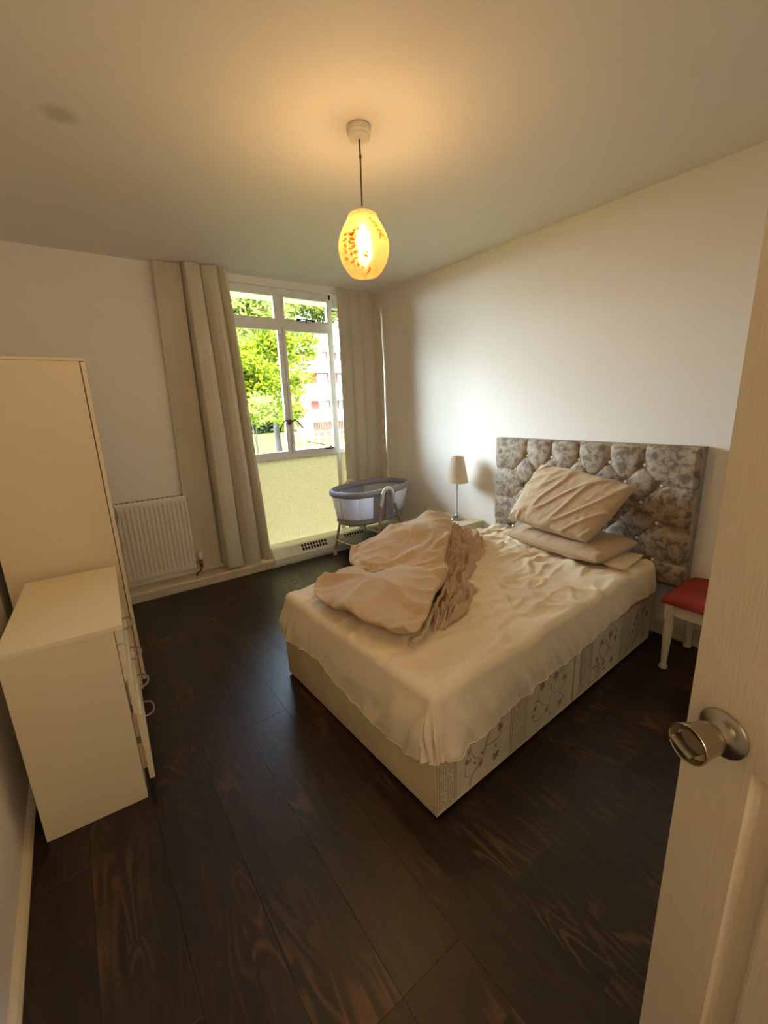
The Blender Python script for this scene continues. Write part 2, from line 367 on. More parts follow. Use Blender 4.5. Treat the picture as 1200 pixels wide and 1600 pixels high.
# ================================================================= THE ROOM
XL, XR, YB, YN, H = -0.368, 2.84, 3.934, -0.62, 2.596
T = 0.12
fl = thing('floor', 'dark stained oak plank floor', None, (0, 0, 0), kind='structure')
if 'category' in fl: del fl['category']
obj('subfloor', box(BM(), XL - T, XR + T, -1.9, YB + .30, -0.10, -0.014), M['darkfill'], fl, smooth=False)
pw = 0.21
plank_meshes = {}
def plank_mesh(L_, w_):
    key = (round(L_, 3), round(w_, 3))
    if key not in plank_meshes:
        b_ = BM(); box(b_, 0.0002, w_ - 0.0002, 0.0002, L_ - 0.0002, -0.012, 0.0, bev=0.0006, seg=1)
        me = bpy.data.meshes.new('plank'); bmesh.ops.recalc_face_normals(b_, faces=b_.faces); b_.to_mesh(me); b_.free(); me.materials.append(M['wood']); plank_meshes[key] = me
    return plank_meshes[key]
x = 0.868 - pw * 7; row = 0
while x < XR:
    xa, xb = max(x, XL), min(x + pw, XR); y = -1.8 - random.choice([0, .31, .62, .93]) ; row += 1
    if xb - xa > 0.01:
        while y < YB - 0.0:
            ya, yb = max(y, -1.8), min(y + 1.21, YB)
            if yb - ya > 0.02:
                o = bpy.data.objects.new('plank', plank_mesh(yb - ya, xb - xa)); C.objects.link(o); o.parent = fl; o.location = (xa, ya, 0)
            y += 1.21
    x += pw

def struct(name, bm, m, label=None): 
    o = obj(name, bm, m, None, smooth=False); o['kind'] = 'structure'
    if label: o['label'] = label
    return o
struct('ceiling', box(BM(), XL - T, XR + T, -1.9, YB + .02, H, H + .12), M['ceiling'], 'off-white painted ceiling with a faint grey smudge')
b_ = BM(); box(b_, XL - T, XL, -1.9, YB + .3, -0.1, H + .12)
struct('wall_left', b_, M['wall'], 'cream painted wall behind the wardrobe and drawers')
struct('wall_right', box(BM(), XR, XR + T, -1.9, YB + .3, -0.1, H + .12), M['wall'], 'cream painted wall behind the velvet headboard')
b_ = BM(); WX0, WX1, WZ0, WZ1 = 1.19, 2.775, 0.10, 2.535
box(b_, XL - T, WX0, YB, YB + .17, -0.1, H + .12); box(b_, WX1, XR + T, YB, YB + .17, -0.1, H + .12)
box(b_, WX0, WX1, YB, YB + .17, WZ1, H + .12); box(b_, WX0, WX1, YB, YB + .17, -0.1, WZ0)
struct('wall_back', b_, M['wall'], 'cream painted wall with the tall window opening')
b_ = BM(); box(b_, XL, -0.364, YN - .1, YN, 0, H); box(b_, 0.52, XR, YN - .1, YN, 0, H)
struct('wall_near', b_, M['wall'], 'cream painted wall with the doorway')
struct('wall_hall', box(BM(), XL - T, XR + T, -2.0, -1.9, -0.1, H + .12), M['wall'], 'cream painted wall of the hallway')

# skirting: stepped profile swept along a wall
def skirt(name, p0, p1, inward, prof, m):
    """prof: (out, z) polyline closed; p0->p1 along the wall foot"""
    p0, p1, n = Vector((*p0, 0)), Vector((*p1, 0)), Vector((*inward, 0)); bm = BM()
    A = [bm.verts.new(p0 + n * o_ + Vector((0, 0, z))) for o_, z in prof]; B = [bm.verts.new(p1 + n * o_ + Vector((0, 0, z))) for o_, z in prof]
    k = len(prof)
    for i in range(k): bm.faces.new((A[i], A[(i + 1) % k], B[(i + 1) % k], B[i]))
    bm.faces.new(A[::-1]); bm.faces.new(B)
    o = obj(name, bm, m, None, smooth=False); o['kind'] = 'structure'; return o
prof_s = [(0, 0.001), (0.016, 0.001), (0.016, 0.014), (0.022, 0.018), (0.022, 0.024), (0.015, 0.03), (0.015, 0.085), (0.010, 0.100), (0.006, 0.108), (0, 0.11)]
skirt('baseboard_right', (XR, -0.6), (XR, YB - .2), (-1, 0), prof_s, M['trim'])['label'] = 'cream moulded skirting behind the stool'
pl2 = [(0, 0.001), (0.024, 0.001), (0.024, 0.012), (0.017, 0.022), (0.006, 0.028), (0, 0.029)]
skirt('baseboard_left', (XL, -0.6), (XL, YB - .2), (1, 0), pl2, M['trim'])['label'] = 'cream skirting beside the chest of drawers'
# ledge boxing along the foot of the window wall
pr = [(0, 0.001), (0.168, 0.001), (0.168, 0.020), (0.178, 0.024), (0.178, 0.038), (0.166, 0.042), (0.166, 0.058), (0.185, 0.062), (0.185, 0.074), (0.175, 0.082), (0, 0.084)]
skirt('trim_1', (XL, YB), (1.40, YB), (0, -1), pr, M['trim'])['label'] = 'low cream boxed ledge under the radiator'
# heater strip below the window: taller, sloped top with grille
tr2 = thing('trim_2', 'white boxed heater ledge with slotted grille below window', None, (0, 0, 0), kind='structure')
bm = BM()
prof_h = [(-0.03, 0.001), (0.170, 0.001), (0.170, 0.018), (0.190, 0.030), (0.192, 0.084), (0.176, 0.097), (0.125, 0.165), (0.10, 0.172), (-0.03, 0.172)]
A = [bm.verts.new((1.40, YB - o_, z)) for o_, z in prof_h]; B = [bm.verts.new((XR - .001, YB - o_, z)) for o_, z in prof_h]
for i in range(len(prof_h)): j = (i + 1) % len(prof_h); bm.faces.new((A[i], A[j], B[j], B[i]))
bm.faces.new(A[::-1]); bm.faces.new(B)
obj('heater_casing', bm, M['frame'], tr2, smooth=False)
d0 = Vector((0, YB - 0.176, 0.097)); d1 = Vector((0, YB - 0.125, 0.165)); dd = (d1 - d0); nn = Vector((0, -dd.z, dd.y)).normalized()
if nn.z < 0: nn = -nn
def slope_pt(x, t, off=0.0): p = d0 + dd * t + nn * off; return Vector((x, p.y, p.z))
for (xa, xb) in ((1.70, 2.00), (2.20, 2.46)):
    bm = BM(); n_ = int((xb - xa) / 0.032)
    for i in range(n_):
        for (ta, tb) in ((.12, .46), (.56, .90)):
            xs = xa + i * 0.032
            f_ = [bm.verts.new(slope_pt(xs, ta, .001)), bm.verts.new(slope_pt(xs + .021, ta, .001)), bm.verts.new(slope_pt(xs + .021, tb, .001)), bm.verts.new(slope_pt(xs, tb, .001))]
            g_ = [bm.verts.new(v.co + nn * 0.0006) for v in f_]
            bm.faces.new(g_)
            for q in range(4): bm.faces.new((f_[q], f_[(q + 1) % 4], g_[(q + 1) % 4], g_[q]))
    obj('grille_slots', bm, M['darkfill'], tr2, smooth=False)  # slots are flat dark strips, their inner shade given as colour
bm = BM(); lathe(bm, [(0.0, 0.0), (0.024, 0.0), (0.024, 0.010), (0.017, 0.016), (0.0, 0.016)], slope_pt(2.10, .55), 20, nn); obj('heater_knob', bm, M['plastic'], tr2)
bm = BM(); lathe(bm, [(0.0, 0.0162), (0.009, 0.0162), (0.009, 0.019), (0.0, 0.019)], slope_pt(2.10, .55), 16, nn); obj('knob_centre', bm, M['darkfill'], tr2)

# ---------------------------------------------------------------- window
win = thing('window_1', 'tall white metal framed window with clear panes above one yellow frosted pane', None, (1.78, YB + .05, 0.10), kind='structure')
YF0, YF1 = YB + .03, YB + .085
def fbox(name, x0, x1, z0, z1, y0=YF0, y1=YF1, m='frame', bev=.004, par=win):
    return obj(name, box(BM(), x0, x1, y0, y1, z0, z1, bev=bev), M[m], par, smooth=False)
bm = BM()
for a in ((1.19, 1.255, .10, 2.535), (2.275, 2.306, .10, 2.535), (1.19, 2.306, 2.49, 2.535), (1.19, 2.306, .10, .15)): box(bm, a[0], a[1], YF0, YF1 + .02, a[2], a[3], bev=.004)
obj('outer_frame', bm, M['frame'], win, smooth=False)
fbox('transom', 1.255, 2.275, 2.205, 2.262, YF0 - .006, YF1)
fbox('middle_rail', 1.255, 2.275, 1.000, 1.050, YF0 - .012, YF1)
fbox('top_mullion', 1.728, 1.788, 2.262, 2.49)
fbox('mullion', 1.750, 1.778, 1.05, 2.205, YF0 + .01, YF1)
def sash(x0, x1, z0, z1, wd=.028):
    bm = BM()
    for a in ((x0, x0 + wd, z0, z1), (x1 - wd, x1, z0, z1), (x0 + wd, x1 - wd, z1 - wd, z1), (x0 + wd, x1 - wd, z0, z0 + wd)):
        box(bm, a[0], a[1], YF0 - .004, YF0 + .030, a[2], a[3], bev=.003)
    s_ = obj('sash', bm, M['frame'], win, smooth=False)
    obj('pane', box(BM(), x0 + wd - .003, x1 - wd + .003, YF0 + .012, YF0 + .016, z0 + wd - .003, z1 - wd + .003), M['glass'], s_, smooth=False)
    return s_
sash(1.255, 1.728, 2.262, 2.49, .020); st = sash(1.788, 2.275, 2.262, 2.49, .022)
sl = sash(1.255, 1.750, 1.05, 2.205, .024); sr = sash(1.778, 2.275, 1.05, 2.205, .026)
obj('frosted_pane', box(BM(), 1.25, 2.28, YF0 + .012, YF0 + .018, .145, 1.005), M['frosted'], win, smooth=False)['label'] = 'yellow frosted lower pane'
# side light, mostly behind the right curtain
bm = BM()
for a in ((2.306, 2.320, .10, 2.535), (2.765, 2.80, .10, 2.535), (2.320, 2.765, 2.42, 2.535), (2.320, 2.765, .10, .15)): box(bm, a[0], a[1], YF0 + .01, YF1 + .02, a[2], a[3], bev=.003)
obj('side_frame', bm, M['frame'], win, smooth=False)
obj('side_pane', box(BM(), 2.316, 2.77, YF0 + .03, YF0 + .034, 1.045, 2.425), M['glass'], win, smooth=False)
obj('side_frosted_pane', box(BM(), 2.316, 2.77, YF0 + .03, YF0 + .036, .145, 1.005), M['frosted'], win, smooth=False)
fbox('side_rail', 2.316, 2.768, 1.000, 1.050, YF0 + .012, YF1)
# latch levers and stays
def lever(sx, par):
    bm = BM(); xc = 1.764
    box(bm, xc + sx * .010 - .010, xc + sx * .010 + .010, YF0 - .014, YF0 - .002, 1.325, 1.375, bev=.002)
    tube(bm, [(xc + sx * .012, YF0 - .020, 1.355), (xc + sx * .05, YF0 - .034, 1.372), (xc + sx * .075, YF0 - .036, 1.350), (xc + sx * .125, YF0 - .036, 1.285)], [.008, .0075, .007, .006], 8)
    tube(bm, [(xc + sx * .012, YF0 - .002, 1.355), (xc + sx * .012, YF0 - .026, 1.355)], .010, 10)
    obj('latch_lever', bm, M['dkmetal'], par)
lever(-1, sl); lever(1, sr)
def stay(x0, x1, z, par, flip=1):
    bm = BM()
    tube(bm, [(x0, YF0 - .012, z + .012), (x0 + .05, YF0 - .02, z + .016), (x1 - .02, YF0 - .026, z + .010), (x1, YF0 - .03, z + (.06 if flip > 0 else -.0))], .006, 8)
    box(bm, x0 - .01, x0 + .03, YF0 - .016, YF0 - .002, z, z + .02, bev=.002); box(bm, x1 - .05, x1 - .02, YF0 - .03, YF0 - .002, z, z + .012, bev=.002)
    tube(bm, [(x0 + .09, YF0 - .018, z + .016), (x0 + .09, YF0 - .018, z - .02)], .005, 8)
    obj('stay_arm', bm, M['dkmetal'], par)
stay(1.93, 2.13, 2.272, st, 1)
bm = BM(); tube(bm, [(1.93, YF0 - .02, 1.150), (2.10, YF0 - .026, 1.112), (2.215, YF0 - .02, 1.078)], .0045, 8); box(bm, 2.13, 2.23, YF0 - .016, YF0 - .002, 1.060, 1.074, bev=.002); tube(bm, [(2.16, YF0 - .02, 1.062), (2.20, YF0 - .022, 1.095)], .006, 8)
obj('stay_arm', bm, M['dkmetal'], sr)

# ---------------------------------------------------------------- door leaf, opened towards the camera's right
E0 = Vector((0.720, 0.195, 0)); ang = math.radians(-110); e = Vector((math.cos(ang), math.sin(ang), 0)); nrm = Vector((e.y, -e.x, 0))
door = thing('door_1', 'white grained panel door standing open with a round steel knob', None, E0 + Vector((0, 0, .008)), ang, kind='structure')
# local frame: +x along the leaf from its free edge, +y = -nrm side; visible face at y=0 (outward normal is -y or +y)
DM = Matrix((( e.x, -nrm.x, 0, E0.x), (e.y, -nrm.y, 0, E0.y), (0, 0, 1, .008), (0, 0, 0, 1)))
def dbm(fn):
    bm = BM(); fn(bm)
    for v in bm.verts: v.co = DM @ v.co
    return bm
DW, DH, DT = 0.76, 1.97, 0.036
def leaf(bm):
    # stiles, rails
    box(bm, 0, .098, 0, DT, 0, DH, bev=.0015); box(bm, DW - .098, DW, 0, DT, 0, DH, bev=.0015)
    for z0, z1 in ((0, .22), (.955, 1.105), (1.83, DH)): box(bm, .098, DW - .098, 0, DT, z0, z1)
    box(bm, .345, .415, 0, DT, .22, .955); box(bm, .345, .415, 0, DT, 1.105, 1.83)
obj('door_leaf', dbm(leaf), M['doorpaint'], door, smooth=False)
for (x0, x1) in ((.098, .345), (.415, .662)):
    for (z0, z1) in ((.22, .955), (1.105, 1.83)):
        def pan(bm):
            # stepped raised-and-fielded panel: rings at inset/depth
            rings = []
            arch = z0 > 1 or z1 < 1
            for ins, dep in ((0, 0.0), (.004, .006), (.010, .011), (.034, .012), (.040, .005), (.046, .001)):
                pts = []
                xa, xb, za, zb = x0 + ins, x1 - ins, z0 + ins, z1 - ins
                pts = [(xa, za), (xb, za), (xb, zb), (xa, zb)]
                rings.append([bm.verts.new((px, dep, pz)) for px, pz in pts])
            for A_, B_ in zip(rings, rings[1:]):
                for q in range(4): bm.faces.new((A_[q], A_[(q + 1) % 4], B_[(q + 1) % 4], B_[q]))
            bm.faces.new(rings[-1])
            box(bm, x0, x1, .014, DT - .006, z0, z1)
        obj('door_panel', dbm(pan), M['doorpaint'], door, smooth=False)
KZ = 0.986
kp = Vector((0.055, 0, KZ))
def knob_axis(bm, prof, seg=40):
    lathe(bm, prof, kp, seg, (0, -1, 0))
obj('knob_rose', dbm(lambda bm: knob_axis(bm, [(0, .0005), (.0345, .0005), (.036, .003), (.035, .006), (.030, .0085), (.024, .0095), (.018, .012), (.013, .017), (.0125, .024), (0, .024)])), M['chrome'], door)
kn = obj('door_knob', dbm(lambda bm: knob_axis(bm, [(0, .018), (.015, .018), (.021, .024), (.0235, .031), (.0245, .046), (.0275, .062), (.0290, .0695), (.0285, .0705), (.0270, .0695), (.0240, .058), (.0160, .052), (0, .051)])), M['chrome'], door)
def turn(bm):
    a = math.radians(20)
    P = Matrix.Translation(kp) @ Matrix.Rotation(a, 4, 'Y')
    box(bm, -.017, .017, -.086, -.050, -.004, .004, bev=.0035, mtx=P)
obj('privacy_turn', dbm(turn), M['chrome'], kn)

# ================================================================= CEILING LAMP
LX, LY = 1.192, 1.732
lamp = thing('pendant_lamp', 'lit amber glass pendant with leaf print hanging from ceiling', 'ceiling lamp', (LX, LY, H))
bm = BM(); lathe(bm, [(0, 0), (.046, 0), (.050, -.006), (.049, -.026), (.045, -.029), (.043, -.042), (.040, -.045), (0, -.045)], (LX, LY, H), 40); obj('ceiling_rose', bm, M['plastic'], lamp)
bm = BM(); tube(bm, [(LX, LY, H - .044), (LX + .002, LY, H - .10), (LX + .001, LY, H - .2), (LX, LY, H - .295)], .0035, 8); tube(bm, [(LX + .002, LY, H - .100), (LX + .002, LY, H - .112)], .0055, 8); obj('cord', bm, M['dkmetal'], lamp)
SZ = H - .318
bm = BM(); lathe(bm, [(0, .030), (.008, .028), (.017, .012), (.021, .0), (.021, -.045), (.016, -.055), (0, -.055)], (LX, LY, SZ), 24); obj('lamp_holder', bm, M['plastic'], lamp)
prof_sh = [(.020, .004), (.034, .004), (.052, .001), (.062, -.005), (.066, -.013), (.0665, -.019), (.074, -.032), (.088, -.055), (.101, -.082), (.109, -.108), (.111, -.130), (.108, -.158), (.098, -.188), (.084, -.212), (.070, -.230), (.060, -.240), (.054, -.242), (0.0, -.243)]
def shade_r(h):
    tab = sorted((h2, r2) for r2, h2 in prof_sh[2:]); return interp(tab, h)
bm = BM(); lathe(bm, prof_sh, (LX, LY, SZ), 64); shd = obj('lamp_shade', bm, M['lampglass'], lamp, angle=80)
bm = BM(); lathe(bm, [(0, -.055), (.012, -.056), (.014, -.070), (.026, -.084), (.034, -.104), (.032, -.122), (.020, -.136), (0, -.140)], (LX, LY, SZ), 24); obj('bulb', bm, M['bulb'], lamp)
# leaf print: thin sprigs lying on the glass
def sprig_on_shade(bm, a0, h0, ad, hd, n, size, rnd):
    def P(a, h, off=.0008):
        r = shade_r(h) + off; return Vector((LX + r * math.cos(a), LY + r * math.sin(a), SZ + h))
    a, h = a0, h0
    for i in range(n):
        a2, h2 = a + ad + rnd.uniform(-.03, .03), h + hd + rnd.uniform(-.004, .004)
        p, q = P(a, h), P(a2, h2); t_ = (q - p); nn_ = Vector((p.x - LX, p.y - LY, 0)).normalized(); s_ = t_.cross(nn_).normalized() * .0008
        bm.faces.new([bm.verts.new(v) for v in (p + s_, p - s_, q - s_, q + s_)])
        for sgn in (-1, 1, 0):
            th = math.atan2(hd, ad * .1) + sgn * 1.0 + rnd.uniform(-.5, .5); L_ = size * rnd.uniform(.7, 1.3)
            c_, s2 = math.cos(th), math.sin(th)
            vs_ = [P(a2 + (u_ * c_ - w_ * s2) * L_ / .1, h2 + (u_ * s2 + w_ * c_) * L_) for u_, w_ in ((0, 0), (.35, .28), (.75, .24), (1, 0), (.75, -.24), (.35, -.28))]
            bm.faces.new([bm.verts.new(v) for v in vs_])
        a, h = a2, h2
rnd = random.Random(5); bm = BM(); camang = math.atan2(-LY, -LX)
for (da, h0, ad, hd, n, s_) in ((-.62, -.235, .02, .024, 5, .013), (-.40, -.245, .03, .024, 6, .014), (-.15, -.250, .05, .016, 4, .012), (-.85, -.215, .02, .02, 5, .013), (-.25, -.205, -.03, .022, 4, .014), (.05, -.215, .03, .018, 3, .012), (-.55, -.15, .06, .018, 3, .013), (.62, -.105, .05, -.012, 1, .010), (.15, -.26, .04, .01, 3, .012),
                                (.30, -.02, .08, -.016, 5, .011), (.55, -.045, .07, -.014, 5, .010), (.05, -.10, .05, .01, 1, .012), (.12, -.155, .03, .008, 1, .011)):
    sprig_on_shade(bm, camang + da, h0, ad, hd, n, s_, rnd)
for k in range(5):
    sprig_on_shade(bm, camang + 1.8 + k * .7, -.24, .04, .022, 6, .013, rnd)
obj('leaf_print', bm, M['print'], shd)['kind'] = 'stuff'

# ================================================================= CURTAINS
def curtain(name, label, group, top, bot, ztop, zbot, y0, folds, amp, sag=None):
    """top, bot: x extents; folds: list of (s, y offset) knots along the width (s in 0..1)"""
    def fn(u, v):
        z = ztop + (zbot(u) - ztop) * v
        vv = v
        x0 = top[0] + (bot[0] - top[0]) * vv; x1 = top[1] + (bot[1] - top[1]) * vv
        xx, yy = folds(u, vv)
        x_ = x0 + (x1 - x0) * xx
        y_ = y0 - yy * amp * (0.55 + 0.45 * smooth01(vv * 3))
        x_ += nz(u * 9, v * 2.2, 3) * .007 * smooth01(v * 2); y_ += nz(u * 7, v * 3, 8) * .008
        if v < .03: y_ += nz(u * 60, 0, 2) * .008
        return (x_, y_, z)
    vs_, fs = grid(fn, 220, 70)
    # give the cloth thickness
    n_ = len(vs_)
    vs2 = vs_ + [(a, b2 + .004, c) for a, b2, c in vs_]
    fs2 = fs + [tuple(i + n_ for i in f[::-1]) for f in fs]
    nv = 70; nu = 220
    for i in range(nu - 1):
        a = i * nv; b2 = (i + 1) * nv
        fs2.append((a, a + n_, b2 + n_, b2)); a += nv - 1; b2 += nv - 1; fs2.append((a, b2, b2 + n_, a + n_))
    for j in range(nv - 1):
        fs2.append((j, j + 1, j + 1 + n_, j + n_)); k = (nu - 1) * nv + j; fs2.append((k, k + n_, k + 1 + n_, k + 1))
    o = obj(name, (vs2, fs2), M['curtain'], None, angle=80)
    return tag(o, label, 'curtain', group)
# left: a flat panel at its left, then three round folds with tight valleys
FL = [(0.0, .0, -1.0), (.10, .16, -.95), (.20, .335, -.60), (.225, .362, -.50), (.236, .372, -1.15), (.275, .385, -1.15), (.288, .388, .45), (.315, .40, .85), (.37, .47, 1.0), (.43, .54, 1.0), (.50, .605, .75), (.54, .625, .1), (.575, .622, -.7), (.605, .63, .1), (.67, .71, .8), (.74, .79, 1.05), (.80, .85, .7), (.84, .875, .0), (.87, .87, -.2), (.91, .905, .4), (.96, .96, .8), (1.0, 1.0, .6)]
def left_folds(u, v): return interp([(a, b2) for a, b2, c in FL], u), interp([(a, c) for a, b2, c in FL], u)
def smooth_fold(f):
    def g(u, v):
        k = .005; a = [f(max(0, min(1, u + d * k)), v) for d in (-2, -1, 0, 1, 2)]
        return sum(p[0] for p in a) / 5, sum(p[1] for p in a) / 5
    return g
curtain('curtain', 'wide beige curtain hanging left of the window beside radiator', None, (.735, 1.262), (.695, 1.375), H - .006, lambda u: .098 + .03 * (1 - u), 3.815, smooth_fold(left_folds), .085)
def right_folds(u, v): return u + .015 * math.sin(u * 31), (abs(math.sin(u * PI * 3.4 + .35)) ** .7) * 1.0 - .1
curtain('curtain', 'narrower beige curtain hanging right of window behind the crib', None, (2.325, 2.834), (2.310, 2.834), H - .006, lambda u: .20, 3.888, smooth_fold(right_folds), .050)

# ================================================================= RADIATOR
RX0, RX1, RZ0, RZ1, RY = .12, .722, .158, .805, 3.835
rad = thing('radiator', 'white ribbed panel radiator on the wall beside the wardrobe', 'radiator', ((RX0 + RX1) / 2, RY + .05, RZ0))
ribs = [RX1 - .030 - i * .0333 for i in range(17) if RX1 - .030 - i * .0333 > RX0 + .02]
def rfn(u, v):
    x_ = RX0 + (RX1 - RX0) * u; z_ = RZ0 + (RZ1 - RZ0) * v
    m_ = smooth01((z_ - RZ0 - .035) / .02) * smooth01((RZ1 - .045 - z_) / .02)
    d_ = min(abs(x_ - r_) for r_ in ribs)
    y_ = RY + .0 + .010 * m_ * (1 - smooth01((d_ - .004) / .009)) * 1.0
    edge = min(x_ - RX0, RX1 - x_, z_ - RZ0, RZ1 - z_)
    y_ += .006 * (1 - smooth01(edge / .008))
    return (x_, y_ - .003 * m_, z_)
vs_, fs = grid(rfn, 240, 44); obj('front_panel', (vs_, fs), M['radiator'], rad, angle=60)
bm = BM(); box(bm, RX0, RX1, RY + .006, RY + .055, RZ0, RZ1, bev=.004); obj('radiator_body', bm, M['radiator'], rad, smooth=False)
bm = BM()
for k in range(16):
    xx = RX0 + .03 + k * (RX1 - RX0 - .06) / 15; box(bm, xx - .012, xx + .012, RY + .018, RY + .046, RZ1, RZ1 + .0015)
obj('top_grille', bm, M['darkfill'], rad, smooth=False)  # dark plates whose colour stands for shade in the openings
for xx in (RX0 + .12, RX1 - .12): obj('wall_bracket', box(BM(), xx - .02, xx + .02, RY + .05, YB - .0005, RZ0 + .1, RZ1 - .1), M['radiator'], rad, smooth=False)
bm = BM(); tube(bm, [(RX1 - .002, RY + .03, RZ1 - .045), (RX1 + .018, RY + .03, RZ1 - .045)], .008, 10); obj('bleed_plug', bm, M['silver'], rad)
vx = .770; bm = BM(); tube(bm, [(RX1 - .002, RY + .028, RZ0 + .035), (vx, RY + .028, RZ0 + .035)], .010, 10); tube(bm, [(vx, RY + .028, RZ0 + .06), (vx, RY + .028, RZ0 - .02), (vx - .02, RY + .02, RZ0 - .045), (vx - .05, RY + .0, RZ0 - .05), (vx - .055, RY, .086)], .009, 10)
tube(bm, [(vx - .015, RY + .028, RZ0 + .035), (vx + .012, RY + .028, RZ0 + .035)], .015, 8); tube(bm, [(vx, RY + .028, RZ0 + .015), (vx, RY + .028, RZ0 - .006)], .0145, 8)
vb = obj('valve_body', bm, M['brass'], rad)
bm = BM(); lathe(bm, [(0, 0), (.014, 0), (.019, .006), (.0205, .016), (.0205, .022), (.019, .024), (.020, .028), (.020, .058), (.015, .072), (0, .076)], (vx, RY + .028, RZ0 + .060), 24); obj('valve_head', bm, M['plastic'], rad)

# ================================================================= WARDROBE
WDX0, WDX1, WDY0, WDY1, WDZ = -.335, .105, 2.49, 3.38, 1.738
wd = thing('wardrobe', 'tall cream laminate wardrobe standing behind the chest of drawers', 'wardrobe', ((WDX0 + WDX1) / 2, (WDY0 + WDY1) / 2, 0))
obj('carcass', box(BM(), WDX0, WDX1, WDY0, WDY1, .001, WDZ - .014, bev=.001), M['cream'], wd, smooth=False)
obj('wardrobe_top', box(BM(), WDX0 - .001, WDX1 + .020, WDY0 - .001, WDY1 + .001, WDZ - .013, WDZ, bev=.001), M['cream'], wd, smooth=False)
for k, (ya, yb, hy) in enumerate(((WDY0 + .002, (WDY0 + WDY1) / 2 - .0015, (WDY0 + WDY1) / 2 - .05), ((WDY0 + WDY1) / 2 + .0015, WDY1 - .002, (WDY0 + WDY1) / 2 + .05))):
    dr = obj('wardrobe_door', box(BM(), WDX1 + .004, WDX1 + .021, ya, yb, .055, WDZ - .018, bev=.0015), M['cream'], wd, smooth=False)
    bm = BM(); zc = .915; tube(bm, [(WDX1 + .020, hy, zc + .064)] + [(WDX1 + .020 + .036 * math.sin(PI * q / 10) ** .8, hy, zc + .06 * math.cos(PI * q / 10)) for q in range(11)] + [(WDX1 + .020, hy, zc - .064)], .0045, 8)
    obj('handle', bm, M['silver'], dr)

# ================================================================= CHEST OF DRAWERS (slightly askew)
CH = Vector((-.306, 1.716, 0)); ca = math.radians(-3.2)
ch = thing('chest_of_drawers', 'low cream laminate chest of drawers in front of wardrobe', 'chest of drawers', CH, ca)
CW, CD, CZ = .322, .735, .750
def cbox(name, par, *a, m='cream', bev=.001): 
    return obj(name, box(BM(), *a, bev=bev), M[m], par, smooth=False, local=True)
cbox('carcass', ch, 0, CW, 0, CD, .001, CZ - .018, bev=.0012)
cbox('top', ch, -.002, CW + .030, -.004, CD, CZ - .0175, CZ, m='creamtop', bev=.0015)
dz = [(.676, .731, .0), (.524, .672, .0), (.378, .520, .007), (.228, .373, .014), (.078, .2265, .016)]
def dhandle(par, x_, yc, zc):
    bm = BM(); tube(bm, [(x_ - .002, yc - .062, zc)] + [(x_ + .042 * math.sin(PI * q / 12) ** .7, yc - .058 * math.cos(PI * q / 12), zc) for q in range(13)] + [(x_ - .002, yc + .062, zc)], .0042, 8)
    obj('handle', bm, M['silver'], par, local=True)
for (z0, z1, outx) in dz:
    x0 = CW + .002 + outx
    bm = BM(); box(bm, x0, x0 + .018, .001, CD - .003, z0, z1, bev=.0012)
    if outx > .003: box(bm, x0 - .03, x0 + .001, .06, CD - .06, z0 + .01, z1 - .02)
    d_ = obj('drawer', bm, M['cream'], ch, smooth=False, local=True)
    obj('drawer_edge', box(BM(), x0 + .0175, x0 + .0188, .001, CD - .003, z0 + .0005, z1 - .0005), M['creamtop'], d_, smooth=False, local=True)
    zc = (z0 + z1) / 2 - .01
    if z1 - z0 > .1: dhandle(d_, x0 + .018, CD * .52, zc)

